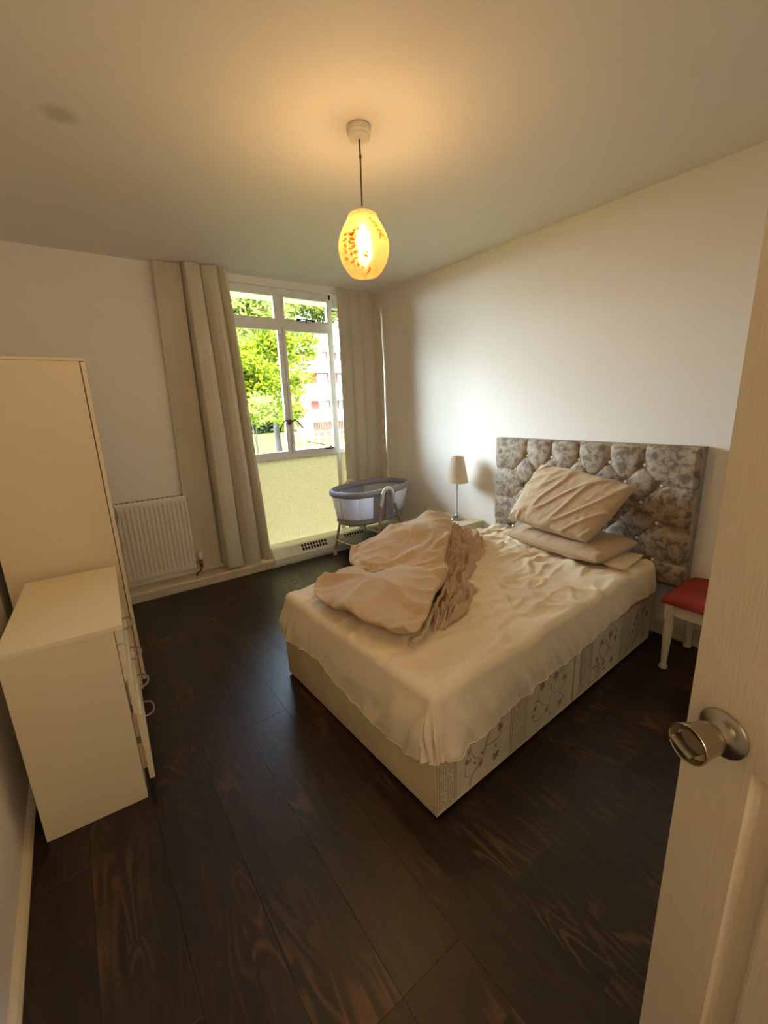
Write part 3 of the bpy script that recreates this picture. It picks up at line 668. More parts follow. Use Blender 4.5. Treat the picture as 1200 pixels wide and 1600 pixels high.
# ================================================================= BED
BO = Vector((.847, .925, 0)); BA = math.radians(2.2); BW, BL = 1.185, 1.895
bed = thing('divan_bed', 'beige brocade divan bed base with tall crushed velvet headboard', 'bed', BO, BA)
for k, (xa, xb) in enumerate(((0, BL / 2 - .004), (BL / 2 + .004, BL - .03))):
    bm = BM(); box(bm, xa, xb, 0, BW, .012, .300, bev=.006); base = obj('divan_base', bm, M['divan'], bed, local=True, angle=40)
    # brocade panel cloth on the long sides
    for ys, yo in ((-.0012, -1), (BW + .0012, 1)):
        bm = BM(); box(bm, xa + .004, xb - .004, min(ys, ys - yo * .001), max(ys, ys - yo * .001), .016, .298)
        sp = obj('side_cloth', bm, M['divan_side'], base, smooth=False, local=True)
    bm = BM()
    tube(bm, [(xa + .003, -.001, .016), (xa + .003, -.001, .298)], .0022, 6); tube(bm, [(xb - .003, -.001, .016), (xb - .003, -.001, .298)], .0022, 6); tube(bm, [(xa, -.0015, .016), (xb, -.0015, .016)], .003, 6)
    obj('piping', bm, M['divan'], base, local=True)
    for xx in (xa + .08, xb - .08):
        for yy in (.08, BW - .08): obj('glide_foot', lathe(BM(), [(0, .013), (.02, .013), (.022, .004), (.018, .0005), (0, .0005)], (xx, yy, 0), 12), M['darkfill'], base, local=True)
    # brocade pattern: woven bands and flowering scrolls, a hair proud of the cloth
    bm = BM(); yy = -.0030
    def quad(pts): bm.faces.new([bm.verts.new((px, yy, pz)) for px, pz in pts])
    def band(x0, x1):
        for q in (0, .10, .90, 1.0): xx = x0 + (x1 - x0) * q; quad(((xx - .0016, .018), (xx + .0016, .018), (xx + .0016, .296), (xx - .0016, .296)))
        rr = random.Random(int(x0 * 1000)); zz = .024
        while zz < .29:
            for xx in [x0 + (x1 - x0) * (.2 + .12 * j) for j in range(6)]:
                if rr.random() < .75: s2 = .0045; quad(((xx - s2, zz), (xx, zz - s2 * .8), (xx + s2, zz), (xx, zz + s2 * .8)))
            zz += .011
    def stroke(pts, w_):
        pts = ocurve([(a, b2) for a, b2 in pts], 14)
        for p_, q_ in zip(pts, pts[1:]):
            t_ = Vector((q_.x - p_.x, q_.y - p_.y)); 
            if t_.length < 1e-6: continue
            s2 = Vector((-t_.y, t_.x)).normalized() * w_; quad(((p_.x + s2.x, p_.y + s2.y), (p_.x - s2.x, p_.y - s2.y), (q_.x - s2.x, q_.y - s2.y), (q_.x + s2.x, q_.y + s2.y)))
    def petal(cx_, cz_, a, L_, w_):
        c_, s_ = math.cos(a), math.sin(a); quad([(cx_ + u_ * L_ * c_ - w2 * w_ * s_, cz_ + u_ * L_ * s_ + w2 * w_ * c_) for u_, w2 in ((0, 0), (.25, .8), (.6, 1), (.9, .5), (1, 0), (.9, -.5), (.6, -1), (.25, -.8))])
    def motif(x0, x1, seed):
        rr = random.Random(seed); c0 = (x0 + x1) / 2; wv = (x1 - x0)
        stroke([(c0 - wv * .30, .02), (c0 - wv * .25, .07), (c0 - wv * .05, .11), (c0, .16), (c0 + wv * .10, .22), (c0 + wv * .3, .28)], .0022)
        stroke([(c0 - wv * .05, .11), (c0 - wv * .22, .15), (c0 - wv * .30, .21), (c0 - wv * .20, .25)], .0020)
        stroke([(c0, .16), (c0 + wv * .22, .15), (c0 + wv * .34, .19), (c0 + wv * .26, .22)], .0020)
        stroke([(c0 - wv * .25, .07), (c0 - wv * .38, .09), (c0 - wv * .38, .13)], .0018)
        for (fx, fz, R_) in ((c0 + wv * .08, .245, .026), (c0 - wv * .22, .235, .022), (c0 + wv * .30, .200, .020), (c0 - wv * .10, .095, .018), (c0 + wv * .22, .075, .024), (c0 - wv * .36, .150, .016)):
            for j in range(6): petal(fx, fz, j * PI / 3 + rr.random() * .5, R_ * rr.uniform(.8, 1.1), R_ * .26)
        for j in range(12): petal(c0 + wv * rr.uniform(-.4, .4), rr.uniform(.04, .27), rr.uniform(0, 6.28), rr.uniform(.018, .034), .0055)
    for (b0, b1) in ((.006, .105), (.44, .55), (.95, .956), (1.015, .0), (1.01, 1.12), (1.45, 1.56)):
        if b1 > b0 + .05 and b0 >= xa and b1 <= xb: band(b0, b1)
    for i_, (m0, m1) in enumerate(((.12, .43), (.565, .93), (1.135, 1.44), (1.57, 1.84))):
        if m0 >= xa and m1 <= xb: motif(m0, m1, 11 + i_)
    obj('brocade_pattern', bm, M['brocade'], base, smooth=False, local=True)['kind'] = 'stuff'

# headboard: diamond-tufted, one surface; lattice nodes are the buttons
HY0, HY1, HZ0, HZ1, HXF, HXB = .862, 2.268, .36, 1.192, 2.748, 2.838
BY0, DY, BZ0, DZ = 1.150, .2065, 1.070, .1145       # row 0 at z 1.070, y = 1.150 + k*.2065; rows alternate by half
btn = []
for r_ in range(0, 6):
    off = -.5 if r_ % 2 else 0
    for k_ in range(0, 6):
        y_ = BY0 + (k_ + off) * DY
        z_ = BZ0 - r_ * DZ
        if r_ % 2 == 0 and k_ > 4: continue
        if 1.02 < y_ < 2.12 and z_ > HZ0 + .05: btn.append((y_, z_))
ymin, ymax = BY0 - DY / 2, BY0 + 4.5 * DY
def tuft(y_, z_):
    """depth of pillowing 0 (seam) .. 1"""
    a = (y_ - BY0) / DY; c_ = (BZ0 - z_) / (2 * DZ)
    if z_ > BZ0:                                   # above first row: vertical pleats
        f = a - round(a); inside = -.45 < a < 4.45
        # pleats run up; towards row 0 blend to diamonds
        h1 = min(1, abs(math.sin(PI * a)) * 1.0) ** .42 if -.5 < a < 4.5 else min(1, abs(a - (0 if a < 2 else 4)) * 2.2) ** .42
        return h1
    if y_ < ymin or y_ > ymax:                     # sides: horizontal pleats from the outer buttons
        zz = (BZ0 - DZ - z_) / (2 * DZ)
        d_side = (ymin - y_) / DY if y_ < ymin else (y_ - ymax) / DY
        s_ = abs(math.sin(PI * zz)) ** .42 if z_ > HZ0 + .1 else 1
        return s_
    u_, v_ = a + c_, a - c_
    return (abs(math.sin(PI * u_)) * abs(math.sin(PI * v_))) ** .24
def hfn(u, v):
    y_ = HY0 + (HY1 - HY0) * u; z_ = HZ0 + (HZ1 - HZ0) * v
    d_ = tuft(y_, z_)
    eb = min(y_ - HY0, HY1 - y_, HZ1 - z_, z_ - HZ0)
    nb = min((y_ - by) ** 2 + (z_ - bz) ** 2 for by, bz in btn) ** .5
    dip = .016 * math.exp(-(nb / .022) ** 2)
    x_ = HXF + .020 * (1 - d_) + dip + .020 * (1 - smooth01(eb / .03)) ** 2
    x_ += nz(y_ * 30, z_ * 30) * .0012
    return (x_, y_, z_)
vs_, fs = grid(hfn, 300, 180)
n_ = len(vs_); nu, nv = 300, 180; ring = [i * nv for i in range(nu)] + [(nu - 1) * nv + j for j in range(1, nv)] + [i * nv + nv - 1 for i in range(nu - 2, -1, -1)] + [j for j in range(nv - 2, 0, -1)]
vs2 = list(vs_) + [(HXB, vs_[i][1], vs_[i][2]) for i in ring]
for q in range(len(ring)): q2 = (q + 1) % len(ring); fs.append((ring[q], ring[q2], n_ + q2, n_ + q))
fs.append(tuple(n_ + q for q in range(len(ring))))
hb = obj('headboard', (vs2, fs), M['velvet'], bed, angle=180)
hb['label'] = 'grey-brown crushed velvet button-tufted headboard'
bme = None
for (y_, z_) in btn:
    if bme is None:
        bm = BM(); lathe(bm, [(0, 0), (.0105, 0), (.011, .003), (.009, .006), (.005, .0085), (0, .009)], (0, 0, 0), 8, (-1, 0, 0)); bme = bpy.data.meshes.new('button'); bm.to_mesh(bme); bm.free(); bme.materials.append(M['crystal'])
    o = bpy.data.objects.new('button', bme); C.objects.link(o); o.parent = hb
    o.matrix_local = wm(bed).inverted() @ Matrix.Translation((HXF + .026, y_, z_))
# headboard struts down to floor
for yy in (HY0 + .30, HY1 - .34): obj('headboard_strut', box(BM(), 2.80, 2.822, yy - .03, yy + .03, .115, HZ0 + .05), M['darkfill'], bed, smooth=False)
obj('valance_board', box(BM(), 2.752, 2.80, 1.02, 2.10, .12, HZ0 + .02), M['divan'], bed, smooth=False)

# ---------------------------------------------------------------- mattress with fitted sheet
BMx = Matrix.Translation(BO) @ Matrix.Rotation(BA, 4, 'Z')
mt = thing('mattress', 'mattress in a creased cream fitted sheet on the divan base', 'mattress', BMx @ Vector((0, 0, .302)), BA)
MX0, MX1, MY0, MY1, MZ = .008, BL - .020, .008, BW - .008, .498
bm = BM(); box(bm, MX0 + .02, MX1 - .02, MY0 + .02, MY1 - .02, .302, MZ - .03, bev=.03)
for v in bm.verts: v.co = BMx @ v.co
obj('mattress_core', bm, M['divan'], mt)
def top_wr(X, Y):
    """creases of the sheet's top; X along the bed, Y across (0 near the camera)"""
    wx = X + .10 * nz(X * 2.5, Y * 2.5, 5); wy = Y + .10 * nz(X * 2.5 + 9, Y * 2.5, 6)
    def fold(x_, y_, z_, k_): return max(0.0, 1 - abs(nz(x_, y_, z_)) * k_) ** 1.4
    a = fold(wx * 1.7, wy * 6.5, 1.5, 4.2)            # long folds along the bed, nearer the camera
    b2 = fold(wx * 6.5 + wy * 2.5, wy * 1.5, 4.2, 4.0) # folds running across, near the head
    c2 = fold(wx * 4.2, wy * 4.6, 9.0, 4.6)            # swirling creases
    d2 = fold(wx * 3.2 - wy * 3.0, wy * 9 + wx * 2, 14.0, 4.0)
    wh = smooth01((X - .75) / .5)
    A1 = .015 * (1 - wh * .45) * (.6 + .4 * smooth01((X - .2) / .6)); A2 = wh * smooth01((Y - .30) / .4) * .020; A3 = smooth01((X - .55) / .4) * .017
    h = A1 * a + A2 * b2 + A3 * c2 + .011 * d2 * smooth01((X - .1) / .3) + .004 * nz(X * 3, Y * 3) + .0045 * fold(wx * 10 + 3, wy * 12, 21.0, 3.4)
    # radiating tension at the near foot corner
    return h
R0 = .032
def hem_drop(px, side):
    if side == 'near': z_ = interp([(0, .262), (.10, .232), (.3, .240), (.5, .262), (.75, .280), (.95, .285), (1.2, .318), (1.5, .345), (1.9, .335)], px)
    elif side == 'foot': z_ = interp([(0, .262), (.14, .215), (.3, .205), (.55, .218), (.8, .275), (1.0, .262), (1.2, .245)], px)
    else: z_ = .26
    return z_
NU, NV = 250, 190
def sheetpt(i, j):
    # grid coordinates with the outer 30 rings used for the sides
    K = 34
    def ax(i, n, lo, hi):
        if i < K: return lo, (K - i) / K, -1
        if i > n - 1 - K: return hi, (i - (n - 1 - K)) / K, 1
        return lo + (hi - lo) * (i - K) / (n - 1 - 2 * K), 0.0, 0
    X, ex, sx = ax(i, NU, MX0 + R0, MX1 - R0); Y, ey, sy = ax(j, NV, MY0 + R0, MY1 - R0)
    d_ = max(ex, ey)
    if d_ <= 0:
        return BMx @ Vector((X, Y, MZ + top_wr(X, Y)))
    dirv = Vector((ex * sx, ey * sy)).normalized()
    # perimeter measure
    side = 'near' if (sy < 0 and ey >= ex) else ('foot' if sx < 0 and ex > ey else 'other')
    zn = hem_drop(X, 'near'); zf = hem_drop(Y, 'foot')
    if sy < 0 and sx < 0: wgt = ex / (ex + ey); zh = zn * (1 - wgt) + zf * wgt
    elif sy < 0: zh = zn
    elif sx < 0: zh = zf
    else: zh = .27
    arc = R0 * PI / 2; total = arc + (MZ - R0 - zh); s_ = d_ * total
    if s_ < arc:
        th = s_ / R0; out = R0 * math.sin(th); z_ = MZ - R0 + R0 * math.cos(th)
    else:
        out = R0; z_ = MZ - R0 - (s_ - arc)
    per = X * 1.0 if abs(dirv.y) > abs(dirv.x) else Y + 7
    if ex > 0 and ey > 0: per = (X + Y) + math.atan2(ey, ex) * .25
    low = smooth01((MZ - .03 - z_) / .16)
    corner = math.exp(-((X - MX0) ** 2 + (Y - MY0) ** 2) / .09) + math.exp(-((X - MX0) ** 2 + (Y - MY1) ** 2) / .05)
    slant = per - (MZ - z_) * .55
    g_ = ridge(slant * 7.0, z_ * 3.0, 2.2); g_ = max(0, g_ - .35) / .65
    g2 = ridge(slant * 19.0, z_ * 4.0, 7.7); g2 = max(0, g2 - .4) / .6
    bulge = .010 * low + (.012 + .012 * corner) * low * g_ + (.006 + .010 * corner) * low * g2
    belly = .008 * math.sin(PI * min(1, max(0, (MZ - z_) / .2)))
    out += bulge + belly
    # hem tucks in a little where it is below the mattress
    P = Vector((X, Y, 0)) + Vector((dirv.x, dirv.y, 0)) * out; P.z = z_ + top_wr(X, Y) * (1 - low)
    return BMx @ P
verts = [tuple(sheetpt(i, j)) for i in range(NU) for j in range(NV)]
faces = [(i * NV + j, (i + 1) * NV + j, (i + 1) * NV + j + 1, i * NV + j + 1) for i in range(NU - 1) for j in range(NV - 1)]
obj('fitted_sheet', (verts, faces), M['sheet'], mt, angle=180)
# gathered hem roll
ringi = [(i, 0) for i in range(0, NU, 2)] + [(NU - 1, j) for j in range(1, NV, 2)] + [(i, NV - 1) for i in range(NU - 2, 0, -2)] + [(0, j) for j in range(NV - 2, 0, -2)]
pts = [verts[i * NV + j] for i, j in ringi]; bm = BM(); tube(bm, pts + [pts[0]], .0022, 6, cap=False); obj('sheet_hem', bm, M['sheet'], mt)

# ---------------------------------------------------------------- pillows
def pillow(name, label, corners, thick, seed, m, wr=.006, droop=0, puff=.38, wdir=(3.0, 11.0)):
    """corners: BL, BR, TR, TL in world; a closed cushion swelling on both sides"""
    BL_, BR_, TR_, TL_ = [Vector(c) for c in corners]
    ctr = (BL_ + BR_ + TR_ + TL_) / 4
    nrm_ = ((BR_ - BL_).cross(TL_ - BL_)).normalized()
    if nrm_.z < 0: nrm_ = -nrm_
    th = thing(name, label, 'pillow', (ctr.x, ctr.y, min(c.z for c in (BL_, BR_, TR_, TL_)) - .0))
    n = 70; vs_ = []; fs = []
    def P(u, v, s):
        # pinch sides inward a bit, keep the corners pointed
        pin = -.012
        uu = u + (.5 - u) * pin * 4 * v * (1 - v) * 1.0; vv = v + (.5 - v) * pin * 4 * u * (1 - u)
        p = (BL_ * (1 - uu) + BR_ * uu) * (1 - vv) + (TL_ * (1 - uu) + TR_ * uu) * vv
        prof = (max(0, 1 - abs(2 * u - 1) ** 2.6) * max(0, 1 - abs(2 * v - 1) ** 2.6)) ** puff
        w_ = max(0, 1 - abs(nz(u * 6.5 - v * 2.5 + seed, v * 1.3 + u * .8, seed)) * 4.0) ** 1.3
        w2 = max(0, 1 - abs(nz(u * 13 + v * 3 + seed, v * 5, seed + 3)) * 4.5)
        edgew = 1 - prof
        h = prof * thick * .5 + (wr * w_ + wr * .5 * w2 * (.4 + edgew)) * min(1, prof * 3)
        return p + nrm_ * h * s
    for s in (1, -1):
        base_ = len(vs_)
        for i in range(n):
            for j in range(n): vs_.append(tuple(P(i / (n - 1), j / (n - 1), s)))
        for i in range(n - 1):
            for j in range(n - 1):
                f = (base_ + i * n + j, base_ + (i + 1) * n + j, base_ + (i + 1) * n + j + 1, base_ + i * n + j + 1); fs.append(f if s > 0 else f[::-1])
    bm = BM(); me = bpy.data.meshes.new('x'); me.from_pydata(vs_, [], fs); bm.from_mesh(me); bpy.data.meshes.remove(me); bmesh.ops.remove_doubles(bm, verts=bm.verts, dist=.0004)
    obj('pillowcase', bm, m, th, angle=180)
    # seam roll round the edge
    pe = [P(k / 30, 0, 1) for k in range(30)] + [P(1, k / 30, 1) for k in range(30)] + [P(1 - k / 30, 1, 1) for k in range(30)] + [P(0, 1 - k / 30, 1) for k in range(31)]
    bm = BM(); tube(bm, pe, .0028, 6); obj('seam', bm, m, th)
    return th
pillow('pillow', 'plump brown pillow leaning on headboard, topmost of the pile', [(2.36, 1.815, .690), (2.345, 1.245, .655), (2.66, 1.135, .955), (2.66, 1.775, 1.030)], .15, 2.0, M['pillow'], wr=.012)
pillow('pillow', 'flatter brown pillow lying under the leaning pillow', [(2.345, 1.805, .576), (2.30, 1.15, .574), (2.68, 1.10, .610), (2.68, 1.82, .606)], .12, 7.0, M['pillow'], wr=.008)
pillow('pillow', 'thin cream pillow mostly hidden beneath the brown pillows', [(2.47, 1.66, .530), (2.40, 1.045, .528), (2.70, 1.075, .532), (2.70, 1.70, .532)], .045, 12.0, M['sheet'], wr=.006)

# ---------------------------------------------------------------- duvet
dv = thing('duvet', 'bunched brown duvet heaped on the middle of the bed', 'duvet', (1.3, 1.7, .505))
def lobe(outline, zt, zb, seed, nth=220, nr=60, wr=.014, cdir=(3.0, 7.0), flat=.55, ctr=None):
    """closed puffy body: outline = closed xy curve at its widest; zt(x,y) top height"""
    O = ccurve([(a, b2, 0) for a, b2 in outline], nth)
    c_ = Vector((sum(o.x for o in O) / nth, sum(o.y for o in O) / nth, 0)) if ctr is None else Vector((*ctr, 0))
    vs_, fs = [], []
    for j in range(nr):
        t_ = j / (nr - 1); ph = PI * (t_ * .93)
        r_ = math.sin(ph) ** flat if ph < PI / 2 else 1 - (1 - math.sin(ph) ** .8) * .55
        for k in range(nth):
            o = O[k]; p = c_.lerp(o, max(r_, 1e-4)); topz = zt(p.x, p.y); base_ = zb
            hh = (math.cos(ph) + 1) / 2
            hh = hh ** .62 if ph < PI / 2 else hh ** .62
            z_ = base_ + (topz - base_) * hh
            # folds follow the cloth
            wq = .12 * nz(p.x * 3, p.y * 3, seed + 2); w1 = max(0, 1 - abs(nz((p.x + wq) * cdir[0] + p.y * 1.5 + seed, (p.y + wq) * cdir[1] - p.x * 1.5, seed)) * 3.2) ** 1.3
            w2 = max(0, 1 - abs(nz(p.x * 9 + seed, p.y * 10, seed + 5)) * 3.6)
            edge = smooth01((r_ - .55) / .45) if ph < PI / 2 else 1
            amp = wr * (.8 + .7 * edge)
            d_ = (o - c_).normalized()
            z_ += (amp * w1 + wr * .5 * w2 * (.4 + .6 * edge)) * min(1, hh * 2)
            q = p + d_ * (.012 * edge * nz(k * .12, z_ * 12, seed) + .006 * edge * w2)
            vs_.append((q.x, q.y, z_))
    for j in range(nr - 1):
        for k in range(nth):
            k2 = (k + 1) % nth; fs.append((j * nth + k, j * nth + k2, (j + 1) * nth + k2, (j + 1) * nth + k))
    fs.append(tuple(range(nth))[::-1]); fs.append(tuple((nr - 1) * nth + k for k in range(nth)))
    return vs_, fs
def idw(P):
    def f(x_, y_):
        a = b2 = 0
        for px, py, pz in P: w_ = 1 / (((px - x_) ** 2 + (py - y_) ** 2) + .012) ** 1.6; a += w_ * pz; b2 += w_
        return a / b2
    return f
zA = idw([(1.25, 2.0, .635), (1.45, 2.08, .69), (1.7, 2.08, .735), (1.93, 2.1, .775), (1.5, 1.8, .665), (1.75, 1.95, .72), (1.35, 1.75, .61), (1.5, 1.6, .62), (1.85, 1.95, .72), (2.02, 2.05, .72)])
zB = idw([(.93, 1.85, .56), (.92, 1.6, .59), (1.0, 1.4, .60), (1.0, 1.27, .575), (1.2, 1.55, .665), (1.35, 1.50, .66), (1.1, 1.75, .62), (1.2, 1.85, .62), (1.30, 1.42, .64)])
A_out = [(1.20, 2.00), (1.27, 2.12), (1.42, 2.165), (1.62, 2.17), (1.82, 2.18), (1.97, 2.17), (2.05, 2.08), (1.97, 1.97), (1.80, 1.82), (1.62, 1.67), (1.48, 1.54), (1.34, 1.52), (1.22, 1.66), (1.17, 1.84)]
B_out = [(.905, 1.90), (.865, 1.74), (.885, 1.55), (.935, 1.36), (.975, 1.215), (1.07, 1.235), (1.24, 1.345), (1.38, 1.43), (1.485, 1.53), (1.45, 1.65), (1.36, 1.78), (1.24, 1.93), (1.09, 1.985), (.98, 1.96)]
obj('duvet_back_fold', lobe(A_out, zA, .514, 3.1, wr=.026, cdir=(1.8, 6.5)), M['duvet'], dv, angle=180)
obj('duvet_front_fold', lobe(B_out, zB, .514, 8.4, wr=.024, cdir=(5.0, 2.6)), M['duvet'], dv, angle=180)
def crumple(I_, O_, seed, hmax, nz0, n1=230, n2=64, lift=.0):
    Ic, Oc = ocurve([(a, b2, c) for a, b2, c in I_], n1), ocurve([(a, b2, c) for a, b2, c in O_], n1)
    def fn(u, v):
        k = min(n1 - 1, int(u * (n1 - 1) + .5)); p = Ic[k].lerp(Oc[k], v)
        w1 = 1 - abs(nz(u * 13 + seed + nz(v * 3, u * 6, seed) * 1.6, v * 3.4, seed)) * 3.2
        w2 = 1 - abs(nz(u * 30 + seed + w1 * .4, v * 8, seed + 4)) * 3.0
        env = smooth01(v / .12) * smooth01((1 - v) / .10) * smooth01(u / .05) * smooth01((1 - u) / .05)
        p = p + Vector((nz(u * 14, v * 3, seed + 1), nz(u * 14, v * 3, seed + 2), 0)) * .025
        z_ = p.z + hmax * env * (.22 + .95 * max(0, w1) ** 1.4 * (1 - .35 * v)) + .020 * env * max(0, w2) ** 1.5 + .006 * nz(u * 60, v * 16, 3)
        return (p.x, p.y, max(z_, nz0))
    vs_, fs = grid(fn, n1, n2); n_ = len(vs_)
    return vs_ + [(a, b2, c - .004) for a, b2, c in vs_], fs + [tuple(i + n_ for i in f[::-1]) for f in fs]
I1 = [(2.00, 2.12, .60), (1.93, 1.98, .58), (1.80, 1.86, .56), (1.62, 1.70, .55), (1.47, 1.54, .54), (1.36, 1.44, .53), (1.22, 1.33, .53), (1.14, 1.26, .515)]
O1 = [(2.19, 2.12, .52), (2.25, 1.94, .515), (2.09, 1.79, .515), (1.84, 1.64, .515), (1.69, 1.55, .515), (1.58, 1.42, .515), (1.42, 1.31, .515), (1.20, 1.235, .515)]
cr_ = obj('duvet_cover_edge', crumple(I1, O1, 2.3, .075, .512), M['duvet'], dv, angle=180); cr_['label'] = 'crumpled loose cover edge'
I2 = [(2.03, 2.13, .66), (1.95, 2.0, .64), (1.80, 1.85, .60), (1.66, 1.72, .58), (1.52, 1.58, .57)]
O2 = [(2.17, 2.08, .56), (2.14, 1.93, .56), (1.98, 1.79, .55), (1.80, 1.67, .545), (1.62, 1.56, .54)]
obj('duvet_cover_edge', crumple(I2, O2, 6.6, .055, .53), M['duvet'], dv, angle=180)
# piping seam along the duvet's right-hand rim
seam = ocurve([(2.05, 2.06, .665), (1.93, 1.945, .640), (1.76, 1.79, .625), (1.60, 1.65, .61), (1.50, 1.54, .60), (1.40, 1.44, .59), (1.24, 1.34, .575), (1.07, 1.235, .545), (.975, 1.205, .53)], 120)
bm = BM(); tube(bm, [p + Vector((nz(i * .25, 0, 1) * .010, nz(i * .25, 5, 1) * .010, nz(i * .2, 9, 1) * .012)) for i, p in enumerate(seam)], .009, 8); obj('duvet_seam', bm, M['duvet'], dv)

# ================================================================= BEDSIDE TABLE AND LAMP
nx0, nx1, ny0, ny1, nzt = 2.38, 2.835, 2.44, 2.90, .462
ns = thing('bedside_table', 'small pale bedside table in the corner beside the headboard', 'bedside table', ((nx0 + nx1) / 2, (ny0 + ny1) / 2, 0))
obj('table_top', box(BM(), nx0, nx1, ny0, ny1, nzt - .018, nzt, bev=.003), M['nightwood'], ns, smooth=False)
obj('table_body', box(BM(), nx0 + .015, nx1 - .005, ny0 + .012, ny1 - .012, .06, nzt - .0185, bev=.002), M['cream'], ns, smooth=False)
d_ = obj('drawer', box(BM(), nx0 + .001, nx0 + .0145, ny0 + .016, ny1 - .016, nzt - .165, nzt - .025, bev=.002), M['cream'], ns, smooth=False)
bm = BM(); lathe(bm, [(0, 0), (.006, 0), (.006, .010), (.013, .016), (.012, .024), (0, .027)], (nx0 + .001, (ny0 + ny1) / 2, nzt - .095), 16, (-1, 0, 0)); obj('knob', bm, M['silver'], d_)
for (px, py) in ((nx0 + .03, ny0 + .03), (nx1 - .03, ny0 + .03), (nx0 + .03, ny1 - .03), (nx1 - .03, ny1 - .03)):
    bm = BM(); tube(bm, [(px, py, .0605), (px, py, .001)], [.016, .012], 12); obj('leg', bm, M['nightwood'], ns)
tx, ty = 2.695, 2.628
tl = thing('table_lamp', 'slim silver table lamp with pleated pale shade on bedside table', 'lamp', (tx, ty, nzt))
bm = BM(); lathe(bm, [(0, .0005), (.060, .0005), (.063, .004), (.061, .010), (.052, .018), (.046, .022), (.032, .030), (.020, .038), (.013, .046), (.009, .060), (0, .060)], (tx, ty, nzt), 36); obj('base', bm, M['silver'], tl)
bm = BM(); lathe(bm, [(0, .055), (.0045, .055), (.0045, .085), (.0065, .089), (.0045, .093), (.0045, .36), (0, .36)], (tx, ty, nzt), 14); obj('stem', bm, M['silver'], tl)
bm = BM(); seg = 180; z0, z1, r0, r1 = nzt + .335, nzt + .558, .094, .054
rings = []
for (r_, z_) in ((r0 + .001, z0), (r0, z0 + .004), (r0 - .0, z0 + .006), (r1 + .0, z1 - .006), (r1, z1 - .004), (r1 + .001, z1)):
    rings.append([bm.verts.new((tx + (r_ + (.0022 if k % 2 else -.0012)) * math.cos(2 * PI * k / seg), ty + (r_ + (.0022 if k % 2 else -.0012)) * math.sin(2 * PI * k / seg), z_)) for k in range(seg)])
for A_, B_ in zip(rings, rings[1:]):
    for k in range(seg): bm.faces.new((A_[k], A_[(k + 1) % seg], B_[(k + 1) % seg], B_[k]))
sh2 = obj('shade', bm, M['shade'], tl, angle=20)
for (r_, z_) in ((r0 + .002, z0 + .002), (r1 + .002, z1 - .002)): obj('shade_trim', lathe(BM(), [(r_, -.004), (r_ + .0016, -.003), (r_ + .0016, .003), (r_, .004)], (tx, ty, z_), 48), M['shade'], sh2)
bm = BM(); tube(bm, [(tx, ty, z1 - .02), (tx + .05, ty, z1 - .006)], .002, 6); tube(bm, [(tx, ty, z1 - .02), (tx - .05, ty, z1 - .006)], .002, 6); tube(bm, [(tx, ty, z1 - .06), (tx, ty, z1 - .01)], .012, 10); tube(bm, [(tx, ty, nzt + .35), (tx, ty, z1 - .06)], .012, 10); obj('lamp_holder', bm, M['plastic'], tl)
bm = BM(); tube(bm, ocurve([(tx - .05, ty + .0, nzt + .006), (tx - .09, ty - .02, nzt + .004), (tx - .14, ty - .03, nzt + .012), (tx - .17, ty - .04, nzt + .03), (tx - .21, ty - .07, nzt + .004), (tx - .30, ty - .1, nzt + .004), (nx0 - .006, ty - .12, nzt + .002), (nx0 - .01, ty - .12, nzt - .1)], 40), .003, 8); obj('cable', bm, M['cable'], tl)

# ================================================================= STOOL
sx0, sx1, sy0, sy1 = 2.435, 2.815, .36, .836
stl = thing('stool', 'white wooden stool with red padded seat beside the headboard', 'stool', ((sx0 + sx1) / 2, (sy0 + sy1) / 2, 0))
def seatfn(u, v):
    x_ = sx0 - .015 + (sx1 - sx0 + .03) * u; y_ = sy0 - .015 + (sy1 - sy0 + .03) * v
    r_ = ((1 - abs(2 * u - 1) ** 5) * (1 - abs(2 * v - 1) ** 5)); r_ = max(0, r_) ** .35
    return (x_, y_, .408 + .052 * r_ + .012 * (1 - (2 * u - 1) ** 2) * (1 - (2 * v - 1) ** 2))
vs_, fs = grid(seatfn, 44, 44); n_ = len(vs_)
edge_i = [i * 44 for i in range(44)] + [43 * 44 + j for j in range(1, 44)] + [i * 44 + 43 for i in range(42, -1, -1)] + [j for j in range(42, 0, -1)]
for i in edge_i: vs_.append((vs_[i][0] * .99 + .01 * (sx0 + sx1) / 2, vs_[i][1] * .99 + .01 * (sy0 + sy1) / 2, .395))
for q in range(len(edge_i)): q2 = (q + 1) % len(edge_i); fs.append((edge_i[q], n_ + q, n_ + q2, edge_i[q2]))
fs.append(tuple(n_ + q for q in range(len(edge_i))))
obj('seat_cushion', (vs_, fs), M['red'], stl, angle=60)['label'] = 'red padded seat'
bm = BM()
for a in ((sx0 + .02, sx1 - .02, sy0 + .012, sy0 + .032), (sx0 + .02, sx1 - .02, sy1 - .032, sy1 - .012), (sx0 + .012, sx0 + .032, sy0 + .02, sy1 - .02), (sx1 - .032, sx1 - .012, sy0 + .02, sy1 - .02)): box(bm, a[0], a[1], a[2], a[3], .325, .3945, bev=.002)
obj('seat_rail', bm, M['stoolwood'], stl, smooth=False)
for (px, py) in ((sx0 + .024, sy0 + .024), (sx0 + .024, sy1 - .024), (sx1 - .024, sy0 + .024), (sx1 - .024, sy1 - .024)):
    bm = BM(); box(bm, px - .022, px + .022, py - .022, py + .022, .300, .394, bev=.002)
    lathe(bm, [(0, .302), (.020, .302), (.0235, .296), (.020, .289), (.0215, .283), (.0215, .20), (.018, .12), (.0145, .045), (.014, .030), (.021, .016), (.022, .008), (.018, .001), (0, .001)], (px, py, 0), 20)
    obj('leg', bm, M['stoolwood'], stl, angle=40)

